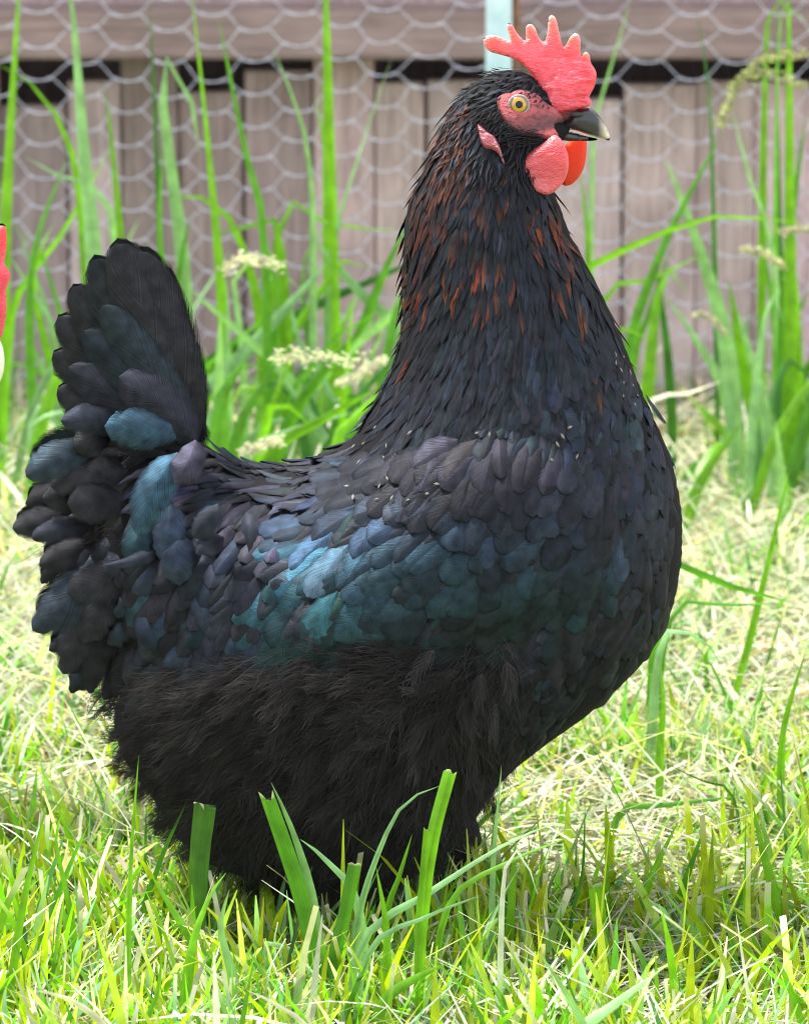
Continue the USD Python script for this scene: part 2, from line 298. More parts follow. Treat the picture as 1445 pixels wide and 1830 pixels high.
class Shape:                                # an outline in the plane y=Y0, inflated to w(x, z)
    def __init__(s, outline_px, Y0=0.0, h=0.0015, c=2.0, sm=1.0, smooth=6):
        pts = P(*spline(outline_px, smooth).T, Y0); s.Y0 = Y0
        s.poly = Polygon(pts[:, [0, 2]]).buffer(0); s.lo = np.array(s.poly.bounds[:2]) - 12 * h; hi = np.array(s.poly.bounds[2:]) + 12 * h
        if s.poly.geom_type != 'Polygon': s.poly = max(s.poly.geoms, key=lambda g: g.area)
        s.h = h; nx, nz = np.ceil((hi - s.lo) / h).astype(int)
        X, Z = np.meshgrid(s.lo[0] + np.arange(nx) * h, s.lo[1] + np.arange(nz) * h, indexing='ij')
        m = contains_xy(s.poly, X, Z); u = poisson(m, h, c)
        out = ndimage.distance_transform_edt(~m) * h
        s.u = ndimage.gaussian_filter(np.where(m, u, -0.07 * out), sm)
        s.gx, s.gz = np.gradient(s.u, h)
    def at(s, a, x, z):
        x, z = np.broadcast_arrays(np.asarray(x, float), np.asarray(z, float))
        return ndimage.map_coordinates(a, [(x.ravel() - s.lo[0]) / s.h, (z.ravel() - s.lo[1]) / s.h], order=1, mode='nearest').reshape(x.shape)
    def w(s, x, z): return np.sqrt(np.maximum(s.at(s.u, x, z), 0))
    def normal(s, p, side=-1):
        x, y, z = p[..., 0], p[..., 1] - s.Y0, p[..., 2]
        n = np.stack([-s.at(s.gx, x, z), 2 * np.where(abs(y) < 1e-4, side * 1e-4, y), -s.at(s.gz, x, z)], -1)
        return n / (np.linalg.norm(n, axis=-1, keepdims=True) + 1e-12)
    def hit(s, px, py, side=-1, extra=0.0):  # where the photo's pixel meets the surface
        Y = np.full(np.shape(px), s.Y0, float)
        for _ in range(14):
            p = P(px, py, Y); Y = 0.45 * Y + 0.55 * (s.Y0 + side * (s.w(p[..., 0], p[..., 2]) + extra))
        return P(px, py, Y)
    def mesh(s, res, maxw=None, k=1.0, bend=None, wfun=None):
        n = max(24, int(s.poly.exterior.length / res)); bd = np.array([s.poly.exterior.interpolate(t, normalized=True).coords[0] for t in np.arange(n) / n])
        a, b, c, d = s.poly.bounds
        gx, gz = np.meshgrid(np.arange(a, c, res), np.arange(b, d, res)); g = np.stack([gx.ravel(), gz.ravel()], -1)
        g[:, 0] += (np.round((g[:, 1] - b) / res) % 2) * res / 2
        ins = s.poly.buffer(-res * 0.6); g = g[contains_xy(ins, g[:, 0], g[:, 1])] if not ins.is_empty else g[:0]
        p = np.vstack([bd, g]); t = Delaunay(p).simplices; cen = p[t].mean(1); t = t[contains_xy(s.poly, cen[:, 0], cen[:, 1])]
        w = s.w(p[:, 0], p[:, 1]) * k
        if maxw: w = maxw * (1 - np.exp(-w / maxw))
        if wfun is not None: w = w * wfun(p)
        w[:n] = 0
        nb = len(p); mid = s.Y0 + (bend(p) if bend is not None else 0 * w)
        A = np.stack([p[:, 0], mid - w, p[:, 1]], -1); B = np.stack([p[:, 0], mid + w, p[:, 1]], -1)
        mapb = np.r_[np.arange(n), nb + np.arange(nb - n)]
        v = np.vstack([A, B[n:]])
        e1, e2 = p[t[:, 1]] - p[t[:, 0]], p[t[:, 2]] - p[t[:, 0]]
        flip = e1[:, 0] * e2[:, 1] - e1[:, 1] * e2[:, 0] < 0; t[flip] = t[flip][:, ::-1]
        return v, np.vstack([t, mapb[t][:, ::-1]])

# ---------------------------------------------------------------- the black hen
BODY = [(1000, 205), (975, 150), (930, 122), (880, 128), (835, 155), (806, 190), (782, 245), (756, 305), (734, 352), (722, 405), (720, 460), (722, 530), (722, 580), (712, 640), (692, 690),
        (662, 742), (636, 784), (600, 812), (540, 836), (480, 844), (430, 838), (392, 816), (352, 790), (300, 780), (240, 800), (180, 860), (150, 930), (160, 1010), (180, 1100), (232, 1170), (236, 1215), (205, 1270),
        (222, 1350), (275, 1420), (310, 1480), (360, 1528), (430, 1556), (520, 1580), (620, 1590), (720, 1570), (780, 1530), (840, 1470), (880, 1405), (930, 1355), (990, 1310),
        (1050, 1268), (1120, 1208), (1172, 1142), (1204, 1065), (1216, 960), (1211, 890), (1196, 820), (1166, 750), (1136, 680), (1108, 605), (1078, 535), (1048, 475), (1018, 420), (1000, 372), (985, 330), (985, 280), (1012, 250), (1030, 225)]
B = Shape(BODY)
hen = thing('hen', 'black hen with copper flecked neck and upright red comb, standing in profile on the grass', 'hen', (0, 0, 0))
U = B.u.tolist(); lx, lz, hh = B.lo[0], B.lo[1], B.h; nxu, nzu = B.u.shape
def field(x, y, z):
    i = (x - lx) / hh; j = (z - lz) / hh
    a = min(max(int(i), 0), nxu - 2); b = min(max(int(j), 0), nzu - 2); s = min(max(i - a, 0), 1); t = min(max(j - b, 0), 1)
    u = (U[a][b] * (1 - s) + U[a + 1][b] * s) * (1 - t) + (U[a][b + 1] * (1 - s) + U[a + 1][b + 1] * s) * t
    return 8 * (u - y * y)
bx = B.poly.bounds
core = manifold3d.Manifold.level_set(field, [bx[0] - .02, -0.13, bx[1] - .02, bx[2] + .02, 0.13, bx[3] + .02], 0.0055, 0.0)
def ball(p, r): return manifold3d.Manifold.sphere(r, 14).translate(list(map(float, p)))
def bone(pts, rad):
    out = manifold3d.Manifold()
    for a, b, r, s in zip(pts, pts[1:], rad, rad[1:]): out += manifold3d.Manifold.batch_hull([ball(a, r), ball(b, s)])
    return out
def leg(hip, ankle, foot, rt):
    m = bone([hip, ankle, foot], [0.020, 0.0085, 0.0062])
    for ang, L in ((0, .05), (0.55, .042), (-0.55, .042), (math.pi - .3, .022)):
        d = np.array([math.cos(ang), math.sin(ang) * rt, 0]); f = np.array(foot, float)
        m += bone([f, f + d * L * .55 + [0, 0, .002], f + d * L + [0, 0, -.006], f + d * (L + .012) + [0, 0, -.009]], [.0058, .0046, .0036, .0012])
    return m
pL = P(560, 1560, -0.035); aL = P(575, 1640, -0.04); fL = np.array([P(560, 1715, -0.04)[0], -0.04, 0.008])
pR = P(790, 1500, 0.035); aR = P(792, 1590, 0.04); fR = np.array([P(765, 1690, 0.04)[0], 0.04, 0.008])
core = core + leg(pL, aL, fL, 1) + leg(pR, aR, fR, 1)
mm = core.to_mesh(); cv, cf = np.array(mm.vert_properties[:, :3]), np.array(mm.tri_verts)
cm = trimesh.Trimesh(cv, cf, process=True); cv, cf = np.array(cm.vertices), np.array(cm.faces)
ccol = np.tile([0.006, 0.006, 0.0075], (len(cv), 1)); ccol[cv[:, 2] < 0.032] = (0.05, 0.05, 0.055)
obj('body', cv, cf, M_skin, hen, smooth=True, prim={'col': ccol})

FLOW = np.array([(880, 125, -1, .25), (960, 150, -.9, .6), (790, 230, -.5, 1), (730, 400, -.35, 1), (720, 520, -.6, .9), (880, 260, -.45, .9), (880, 400, -.1, 1), (880, 550, -.12, 1), (1000, 400, .35, 1), (1080, 560, .38, 1), (960, 330, .1, 1),
    (660, 740, -.75, .7), (800, 700, -.32, 1), (560, 835, -1, .12), (430, 850, -1, .25), (1150, 800, .1, 1), (1200, 950, -.05, 1), (1150, 1100, -.4, 1), (1040, 1250, -.7, .8), (950, 800, -.4, 1), (1000, 700, .05, 1),
    (800, 950, -.72, .72), (650, 900, -.85, .5), (600, 1050, -.75, .7), (900, 1050, -.6, .85), (1050, 950, -.3, 1), (450, 950, -.6, .8), (380, 1100, -.45, .95), (200, 950, -.9, .45), (200, 1100, -.5, 1), (250, 850, -.8, .6),
    (700, 1230, -.95, .35), (830, 1300, -.35, 1), (500, 1300, -.95, .35), (300, 1400, -.85, .5), (900, 1350, -.35, 1), (700, 1480, -.6, .8), (250, 1300, -1, .3), (950, 1230, -.5, 1), (480, 1520, -.5, 1), (600, 1400, -.8, .6)], float)
FLOW[:, 2:] /= np.linalg.norm(FLOW[:, 2:], axis=1, keepdims=True)
def flow(q):
    d2 = ((q[:, None] - FLOW[None, :, :2]) ** 2).sum(-1) + 900; w = d2 ** -1.6
    d = (w[..., None] * FLOW[None, :, 2:]).sum(1); return d / np.linalg.norm(d, axis=1, keepdims=True)
def disc(poly, spacing, seed, tries=None):   # evenly random pixels inside a polygon; spacing may be a function
    r = np.random.default_rng(seed); a, b, c, d = poly.bounds; sp = spacing if callable(spacing) else (lambda q: np.full(len(q), spacing))
    smin = sp(np.array([[x, y] for x in np.linspace(a, c, 12) for y in np.linspace(b, d, 12)])).min()
    q = r.uniform((a, b), (c, d), (int(7 * (c - a) * (d - b) / smin ** 2), 2)); q = q[contains_xy(poly, q[:, 0], q[:, 1])]; s = sp(q)
    keep, cell = [], {}
    for k, (x, y) in enumerate(q):
        g = s[k]; R = int(math.ceil(g / 20)); i, j = int(x // 20), int(y // 20)
        if all((q[m][0] - x) ** 2 + (q[m][1] - y) ** 2 > g * g for u in range(i - R, i + R + 1) for w in range(j - R, j + R + 1) for m in cell.get((u, w), ())):
            keep.append(k); cell.setdefault((i, j), []).append(k)
    return q[keep]
PXM = 1 / 3690.0                            # metres per photo pixel at the hen
def prof(kind, s):
    if kind == 'lance': return np.clip(s / .25, 0, 1) ** .6 * np.clip((1 - s) / .75, 0, 1) ** .75
    if kind == 'broad': return np.clip(s / .35, 0, 1) ** .55 * np.sqrt(np.clip(1 - np.clip((s - .5) / .5, 0, 1) ** 2.3, 0, 1))
    if kind == 'oval': return np.sqrt(np.clip(1 - ((s - .55) / .55) ** 2 * np.where(s < .55, .75, 1.49), 0, 1)) * np.clip(s / .08, 0, 1)
    return np.clip(s / .3, 0, 1) ** .5 * np.sqrt(np.clip(1 - np.clip((s - .75) / .25, 0, 1) ** 2, 0, 1))   # tail
def strip(mid, nor, width, kind, camber, rnd, nv=5, ragged=0.0, rng=None):
    """A feather: mid (n, 3) from root to tip, nor (n, 3), half width in metres."""
    s = np.linspace(0, 1, len(mid))
    if kind != 'lance':
        m_ = 14 if nv > 5 else 9; s2 = 1 - (1 - np.linspace(0, 1, m_)) ** 1.7
        mid = np.stack([np.interp(s2, s, mid[:, k]) for k in range(3)], -1); nor = np.stack([np.interp(s2, s, nor[:, k]) for k in range(3)], -1); s = s2
    n = len(mid); t = np.gradient(mid, axis=0); t /= np.linalg.norm(t, axis=1, keepdims=True) + 1e-12
    b = np.cross(nor, t); b /= np.linalg.norm(b, axis=1, keepdims=True) + 1e-12; nn = np.cross(t, b)
    hw = width * prof(kind, s); V = np.linspace(-1, 1, nv)
    if ragged and rng is not None:
        L = np.linalg.norm(mid[-1] - mid[0]); e = rng.normal(0, ragged, (n, nv)) * np.abs(V) ** 2 * width
    else: e = np.zeros((n, nv))
    p = mid[:, None] + b[:, None] * (hw[:, None] * V + e)[..., None] - nn[:, None] * (camber * hw[:, None] * V ** 2 - 0.05 * hw[:, None] * (V == 0))[..., None]
    p = p - t[:, None] * ((0.3 if kind == 'lance' else 0.06) * width * (np.abs(V) ** 1.5)[None] * np.clip((s - .2) / .8, 0, 1)[:, None])[..., None]
    i, j = np.meshgrid(np.arange(n - 1), np.arange(nv - 1), indexing='ij')
    f = np.stack([i * nv + j, i * nv + j + 1, (i + 1) * nv + j + 1, (i + 1) * nv + j], -1).reshape(-1, 4)
    f = np.vstack([f[:, [0, 1, 2]], f[:, [0, 2, 3]]])
    uv = np.stack(np.broadcast_arrays(s[:, None], V[None], rnd), -1).reshape(-1, 3)
    return p.reshape(-1, 3), f, uv
def on_body(q, L, lift0, lift1, n, side=-1, bulge=None, turn=None, droop=0.0, fl=None):
    """Midlines (N, n, 3) and normals of feathers rooted at pixels q that follow the body; L in metres."""
    d2 = flow(q) if fl is None else fl
    if turn is not None:
        c, s = np.cos(turn), np.sin(turn); d2 = np.stack([d2[:, 0] * c - d2[:, 1] * s, d2[:, 0] * s + d2[:, 1] * c], -1)
    bz = (lambda p: 0.0 * p[:, 0]) if bulge is None else bulge
    p = B.hit(q[:, 0], q[:, 1], -1); p2 = B.hit(q[:, 0] + 8 * d2[:, 0], q[:, 1] + 8 * d2[:, 1], -1)
    if side > 0: p[:, 1] *= -1; p2[:, 1] *= -1
    t = p2 - p; t /= np.linalg.norm(t, axis=1, keepdims=True) + 1e-9
    mids, nors = [], []
    for k in range(n):
        s = k / (n - 1); nor = B.normal(p, side)
        mids.append(p + nor * (lift0 + lift1 * s ** 1.3 - droop * s ** 4 + bz(p))[:, None]); nors.append(nor)
        t = t - nor * (t * nor).sum(1, keepdims=True); t /= np.linalg.norm(t, axis=1, keepdims=True) + 1e-9
        q1 = p + t * (L / (n - 1))[:, None]
        u = B.at(B.u, q1[:, 0], q1[:, 2]); y = np.sqrt(np.maximum(u, 0)) * np.where(q1[:, 1] < 0, -1, 1) * (1 if side < 0 else 1)
        q1[:, 1] = np.where(u > 1e-5, 0.9 * y + 0.1 * q1[:, 1], q1[:, 1]); p = q1
    return np.stack(mids, 1), np.stack(nors, 1)
TEAL, BLUE, MAUVE, GREEN, SLATE = map(np.array, [(.045, .215, .28), (.08, .18, .35), (.15, .145, .25), (.03, .16, .15), (.065, .09, .14)])
BLACK = np.array([.0065, .0065, .0085]); COPPER = np.array([.21, .05, .014])
def emit(joined, name, parent, mids, nors, widths, kind, cambers, tint, irid, nv=5, ragged=0.03, seed=0, label=None):
    r = np.random.default_rng(seed + 99)
    for k in range(len(mids)):
        kd = kind[k] if isinstance(kind, (list, np.ndarray)) else kind
        v, f, uv = strip(mids[k], nors[k], widths[k], kd, cambers if np.isscalar(cambers) else cambers[k], r.random(), nv, ragged, r)
        pr = {'fuv': uv, 'tint': tint[k] if tint[k].ndim == 2 else np.tile(tint[k], (len(v), 1)), 'irid': np.tile(irid[k], (len(v), 1))}
        if joined is not None: joined.add(v, f, pr)
        else: obj(name, v, f, M_feather, parent, True, pr)
def pick(r, n, cols, wts, jit=.5):
    c = .38 * np.array(cols)[r.choice(len(cols), n, p=np.array(wts) / sum(wts))]
    return c * np.exp(r.normal(0, jit, (n, 1))) * np.exp(r.normal(0, .08, (n, 3)))

# wing shell and wing feathers
WING = Polygon([(640, 835), (740, 800), (860, 780), (980, 790), (1060, 840), (1095, 920), (1075, 1030), (1000, 1095), (900, 1120), (780, 1148), (620, 1168), (485, 1166), (515, 1090), (552, 1010), (560, 950), (600, 880)])
wing_pts = B.hit(*np.array(spline(np.array(WING.exterior.coords)[:-1], 4)).T)
WXZ = Polygon(wing_pts[:, [0, 2]]).buffer(0)
gxw = np.arange(WXZ.bounds[0] - .01, WXZ.bounds[2] + .01, .0015); gzw = np.arange(WXZ.bounds[1] - .01, WXZ.bounds[3] + .01, .0015)
inw = contains_xy(WXZ, *np.meshgrid(gxw, gzw, indexing='ij')); dw = ndimage.distance_transform_edt(inw) * .0015
dw = ndimage.gaussian_filter(.0085 * (1 - np.exp(-dw / .011)), 2)
def wbulge(p): return ndimage.map_coordinates(dw, [(p[:, 0] - gxw[0]) / .0015, (p[:, 2] - gzw[0]) / .0015], order=1, mode='constant')
ii, jj = np.meshgrid(np.arange(0, len(gxw) - 3, 3), np.arange(0, len(gzw) - 3, 3), indexing='ij')
def shell(side):
    ix = np.arange(0, len(gxw), 3); iz = np.arange(0, len(gzw), 3); XX, ZZ = np.meshgrid(gxw[ix], gzw[iz], indexing='ij')
    m = inw[np.ix_(ix, iz)] & (B.at(B.u, XX, ZZ) > 1e-4); p = np.stack([XX, side * B.w(XX, ZZ), ZZ], -1); p += B.normal(p, side) * (wbulge(p.reshape(-1, 3)).reshape(XX.shape) - .0006)[..., None]
    idx = -np.ones(m.shape, int); idx[m] = np.arange(m.sum()); q = np.stack([idx[:-1, :-1], idx[1:, :-1], idx[1:, 1:], idx[:-1, 1:]], -1).reshape(-1, 4); q = q[(q >= 0).all(1)]
    return p[m], q if side < 0 else q[:, ::-1]
v, f = shell(-1)
wing = obj('wing', v, f, M_skin, hen, True, {'col': np.tile(BLACK, (len(v), 1))}, label='folded wing with blue green gloss')
q = disc(WING.buffer(6), lambda q: np.where(q[:, 0] < 700, 32, np.where(q[:, 1] < 900, 24, 28)).astype(float), 11)
r = np.random.default_rng(12); N = len(q)
lowleft = np.clip((900 - q[:, 0]) / 350, 0, 1) * np.clip((q[:, 1] - 860) / 150, 0, 1)
L = (84 + 36 * lowleft) * np.exp(r.normal(0, .15, N)) * PXM; W = (29 + 9 * lowleft) * np.exp(r.normal(0, .16, N)) * PXM
mids, nors = on_body(q, L, .0003, .0030, 10, -1, wbulge, r.normal(0, .3, N), .0012)
tt_ = np.clip((q[:, 1] - 790) / 340 + .45 * (fbm(np.stack([q[:, 0] / 70, q[:, 1] / 70, 0 * q[:, 0]], -1)) - .5), 0, 1)
PAL = np.array([MAUVE * .8, SLATE, BLUE, BLUE * .5 + TEAL * .6, TEAL, GREEN])
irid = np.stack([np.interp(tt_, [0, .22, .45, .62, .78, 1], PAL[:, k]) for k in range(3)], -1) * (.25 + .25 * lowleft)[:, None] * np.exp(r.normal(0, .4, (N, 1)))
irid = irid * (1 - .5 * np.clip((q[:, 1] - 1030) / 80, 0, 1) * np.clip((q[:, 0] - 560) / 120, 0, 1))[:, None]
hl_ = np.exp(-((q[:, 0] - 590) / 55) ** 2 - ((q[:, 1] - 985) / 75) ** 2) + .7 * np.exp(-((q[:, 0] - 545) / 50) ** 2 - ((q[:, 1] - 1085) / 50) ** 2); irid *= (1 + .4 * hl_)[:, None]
tint = np.tile(BLACK, (N, 1)) * r.uniform(.7, 1.6, (N, 1))
worn = [int(np.argmin(((q - c) ** 2).sum(1))) for c in ((625, 965), (598, 1015), (740, 905), (860, 800))]
tint[worn[:2]] = (.05, .055, .065); tint[worn[2:]] = (.03, .028, .028)
order = np.argsort(-W)[:300]
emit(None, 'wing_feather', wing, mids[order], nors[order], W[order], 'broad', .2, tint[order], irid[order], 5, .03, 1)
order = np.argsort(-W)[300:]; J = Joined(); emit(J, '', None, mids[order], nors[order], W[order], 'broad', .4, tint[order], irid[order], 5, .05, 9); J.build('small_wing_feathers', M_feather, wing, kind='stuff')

# saddle and flank feathers
SADDLE = Polygon([(385, 815), (480, 836), (600, 810), (650, 780), (660, 835), (600, 890), (562, 960), (556, 1020), (515, 1100), (480, 1180), (400, 1210), (270, 1200), (262, 1000), (270, 880), (310, 800)])
q = disc(SADDLE, lambda q: np.where(q[:, 1] < 900, 18, 26).astype(float), 21); r = np.random.default_rng(22); N = len(q); up = np.clip((960 - q[:, 1]) / 120, 0, 1)
L = (86 + 18 * up + r.normal(0, 8, N)) * PXM; W = (27 - 11 * up + r.normal(0, 2, N)) * PXM
mids, nors = on_body(q, L, .0004, .0030, 10, -1, None, r.normal(0, .22, N), .0005)
irid = np.where((q[:, 1] < 930)[:, None], pick(r, N, [MAUVE, SLATE, BLUE], [1.3, 1.5, .5]), pick(r, N, [SLATE, BLUE, TEAL, MAUVE], [2.4, .9, .4, .7]) * .85)
kind = np.where(up > .4, 'lance', 'broad'); tint = np.tile(BLACK, (N, 1)) * r.uniform(.8, 2.0, (N, 1))
emit(None, 'saddle_feather', hen, mids[:300], nors[:300], W[:300], list(kind[:300]), .3, tint[:300], irid[:300], 5, .07, 2)
if N > 300: J = Joined(); emit(J, '', None, mids[300:], nors[300:], W[300:], list(kind[300:]), .3, tint[300:], irid[300:], 5, .07, 2); J.build('small_saddle_feathers', M_feather, hen, kind='stuff')

# breast and shoulder
BREAST = Polygon([(880, 690), (960, 640), (1060, 600), (1120, 620), (1150, 700), (1185, 780), (1206, 860), (1214, 960), (1198, 1065), (1168, 1140), (1120, 1200), (1050, 1262), (990, 1300), (900, 1330), (860, 1220), (900, 1120), (1000, 1095), (1070, 1030), (1090, 920), (1050, 840), (960, 790), (860, 790)])
q = disc(BREAST, lambda q: np.where(q[:, 1] > 1000, 28, 23).astype(float), 31); r = np.random.default_rng(32); N = len(q); low = np.clip((q[:, 1] - 950) / 150, 0, 1)
L = (78 + 14 * low) * np.exp(r.normal(0, .16, N)) * PXM; W = (28 + 5 * low) * np.exp(r.normal(0, .18, N)) * PXM
mids, nors = on_body(q, L, .0003, .0014, 9, -1, None, r.normal(0, .3, N), .0006)
irid = pick(r, N, [SLATE, SLATE * .6 + BLUE * .4, SLATE * .6 + MAUVE * .4, SLATE * .7 + TEAL * .3], [2.2, 1.1, .8, .5], .35) * (1 - .45 * low)[:, None]
tint = np.tile(BLACK, (N, 1)) * r.uniform(.8, 2.2, (N, 1))
emit(None, 'breast_feather', hen, mids[:300], nors[:300], W[:300], 'broad', .24, tint[:300], irid[:300], 5, .06, 3)
J = Joined(); emit(J, '', None, mids[300:], nors[300:], W[300:], 'broad', .24, tint[300:], irid[300:], 5, .06, 8); J.build('more_breast_feathers', M_feather, hen, kind='stuff')

UNDER = BREAST.union(WING).union(SADDLE).buffer(-6)
q = disc(UNDER, 19.0, 35); r = np.random.default_rng(36); N = len(q)
mids, nors = on_body(q, 62 * np.exp(r.normal(0, .2, N)) * PXM, .0001, .0011, 8, -1, wbulge, r.normal(0, .3, N), .0003)
J = Joined(); emit(J, '', None, mids, nors, 20 * np.exp(r.normal(0, .2, N)) * PXM, 'broad', .35, np.tile(BLACK, (N, 1)) * r.uniform(.8, 1.8, (N, 1)), pick(r, N, [SLATE, BLUE, GREEN], [2.5, .8, .4]) * .7, 5, .06, 37); J.build('under_feathers', M_feather, hen, kind='stuff')

# neck hackle
NECK = Polygon([(835, 160), (800, 200), (780, 250), (757, 310), (738, 360), (726, 410), (722, 460), (716, 530), (716, 590), (706, 640), (680, 700), (640, 780), (760, 800), (900, 780), (1000, 740), (1140, 720), (1120, 640), (1098, 590), (1070, 530), (1042, 475), (1014, 425), (996, 375), (980, 330), (930, 300), (900, 290), (870, 240), (850, 200)])
q = disc(NECK, lambda q: np.interp(q[:, 1], [160, 300, 500, 750], [9.5, 10.5, 13., 18.]), 41); q = q[np.argsort(-q[:, 1])]
r = np.random.default_rng(42); N = len(q); yy = q[:, 1]
L = np.interp(yy, [160, 300, 500, 700], [42, 62, 84, 92]) * np.exp(r.normal(0, .12, N)) * PXM; W = np.interp(yy, [160, 300, 500, 700], [6.5, 8.5, 11.5, 17]) * np.exp(r.normal(0, .1, N)) * PXM
mids, nors = on_body(q, L, .0003, .0011, 9, -1, None, r.normal(0, .15, N), .0002)
cop = np.exp(-((q[:, 0] - 765) / 70) ** 2 - ((yy - 290) / 120) ** 2) * 1.1 + np.exp(-((q[:, 0] - 745) / 45) ** 2 - ((yy - 500) / 60) ** 2) * .6 + np.exp(-((q[:, 0] - 1000) / 35) ** 2 - ((yy - 375) / 75) ** 2) * .9 + .10 * (yy < 520) * (yy > 230) + .01
irid = pick(r, N, [SLATE, SLATE * .6 + BLUE * .4, SLATE * .7 + TEAL * .3, SLATE * .6 + MAUVE * .4], [2.6, .8, .6, .6], .35) * .75
tint = []
for k in range(N):
    base = np.tile(BLACK * r.uniform(.7, 1.8), (45, 1)); iscop = r.random() < cop[k]
    if iscop:
        s = np.repeat(np.linspace(0, 1, 9), 5); vv = np.tile(np.linspace(-1, 1, 5), 9)
        a = np.clip((s - r.uniform(.15, .5)) / .25, 0, 1) * (np.abs(vv) > .3 if r.random() < .4 else np.ones(45)) * r.uniform(.3, .85)
        base = base + (COPPER * (r.uniform(.25, .6) if yy[k] < 430 and q[k, 0] < 900 else r.uniform(.5, 1.05)) * [1, r.uniform(.7, 1.25), 1] - base) * a[:, None]; irid[k] = irid[k] * .4 + np.array([.05, .02, .008]) * .6
    tint.append(base)
big = np.argsort(-L * W)[:300]; rest = np.setdiff1d(np.arange(N), big)
emit(None, 'hackle_feather', hen, mids[big], nors[big], W[big], 'lance', .14, [tint[k] for k in big], irid[big], 5, .05, 4)
J = Joined(); emit(J, '', None, mids[rest], nors[rest], W[rest], 'lance', .14, [tint[k] for k in rest], irid[rest], 5, .05, 5)
J.build('small_neck_feathers', M_feather, hen, kind='stuff')

# far side: the same plumage, mirrored
J = Joined(); r = np.random.default_rng(52)
FAR = Polygon(BODY).buffer(-8)
for poly, sp, l0, w0, kd, seed in ((NECK, 22, 85, 11, 'lance', 61), (BREAST, 34, 66, 25, 'broad', 62), (WING, 40, 80, 30, 'broad', 63), (SADDLE, 34, 80, 22, 'broad', 64)):
    q = disc(poly, float(sp), seed); N = len(q)
    mids, nors = on_body(q, np.full(N, l0 * PXM), .0004, .004, 7, 1, wbulge if poly is WING else None, r.normal(0, .2, N), .0005)
    tt = np.tile(BLACK, (N, 1)) * r.uniform(.8, 2, (N, 1))
    if poly is NECK: tt = np.where((r.random((N, 1)) < .45) & (q[:, 1:] < 560), COPPER * .6, tt)
    emit(J, '', None, mids, nors, np.full(N, w0 * PXM), kd, .25, tt, pick(r, N, [SLATE, BLUE, TEAL], [2, 1, .7]), 5, .05, seed)
J.build('far_side_feathers', M_feather, hen, kind='stuff')

# tail and covert feathers, traced
def traced(name, pts, half_px, y0, y1, kind, irid, tint=BLACK, camber=.18, n=16, nv=9, ragged=.05, tilt=(0, -1, .12), seed=0, side=-1, joined=None):
    c = spline(pts, 8, False); d = np.r_[0, np.cumsum(np.linalg.norm(np.diff(c, axis=0), axis=1))]; s = np.linspace(0, 1, n)
    c = np.stack([np.interp(s * d[-1], d, c[:, k]) for k in (0, 1)], -1)
    Yv = y0 + (y1 - y0) * s - .004 * np.sin(s * math.pi); m = P(c[:, 0], c[:, 1], Yv)
    if side > 0: m = P(c[:, 0], c[:, 1], 0 * Yv); m[:, 1] = -Yv
    r = np.random.default_rng(seed + 300); nor = np.tile(np.array(tilt, float) * [1, 1 if side < 0 else -1, 1], (n, 1)); nor /= np.linalg.norm(nor[0])
    emit(joined, name, hen, m[None], nor[None], [half_px * PXM], kind, camber, np.array([tint]) * r.uniform(.8, 1.5), np.array([irid], float) * .5, nv, ragged, seed)
K = np.array([.06, .065, .075])
TAIL = [  # points from root to tip, half width, depth of root and tip, gloss colour
    ([(366, 790), (338, 640), (300, 478)], 16, .004, .002, K, .3), ([(352, 800), (312, 630), (248, 448)], 46, -.020, -.014, K * 1.1, .35), ([(345, 800), (286, 630), (206, 434)], 54, -.022, -.014, K, .35),
    ([(352, 805), (262, 650), (165, 462)], 50, -.017, -.010, K * .8 + TEAL * .12, .35), ([(338, 805), (232, 668), (128, 512)], 46, -.013, -.006, K, .3), ([(322, 805), (214, 686), (102, 566)], 44, -.010, -.004, K, .3),
    ([(302, 806), (196, 712), (94, 630)], 40, -.008, -.003, K, .3), ([(292, 808), (186, 745), (102, 694)], 38, -.010, -.004, K * 1.2, .3), ([(350, 800), (285, 680), (182, 545)], 38, -.028, -.020, TEAL * .3 + K * .5, .35),
    ([(340, 803), (262, 705), (150, 590)], 38, -.026, -.018, (SLATE + TEAL) * .25, .35), ([(325, 806), (235, 730), (122, 655)], 38, -.024, -.016, SLATE * .7, .3), ([(352, 792), (292, 728), (212, 672)], 44, -.034, -.028, SLATE * .5 + MAUVE * .3, .35), ([(300, 815), (210, 770), (112, 745)], 36, -.02, -.014, SLATE * .6, .3)]
for k, (pts, hw, a, b, ir, cam_) in enumerate(TAIL): traced('tail_feather', pts, hw, a - .006, b - .006, 'tail' if k else 'lance', ir, seed=k, ragged=.05, camber=cam_)
J = Joined()
for k, (pts, hw, a, b, ir, cam_) in enumerate(TAIL): traced('', pts, hw, min(a, 0) - .004, min(b, 0) - .004, 'tail', ir, seed=k, side=1, joined=J)
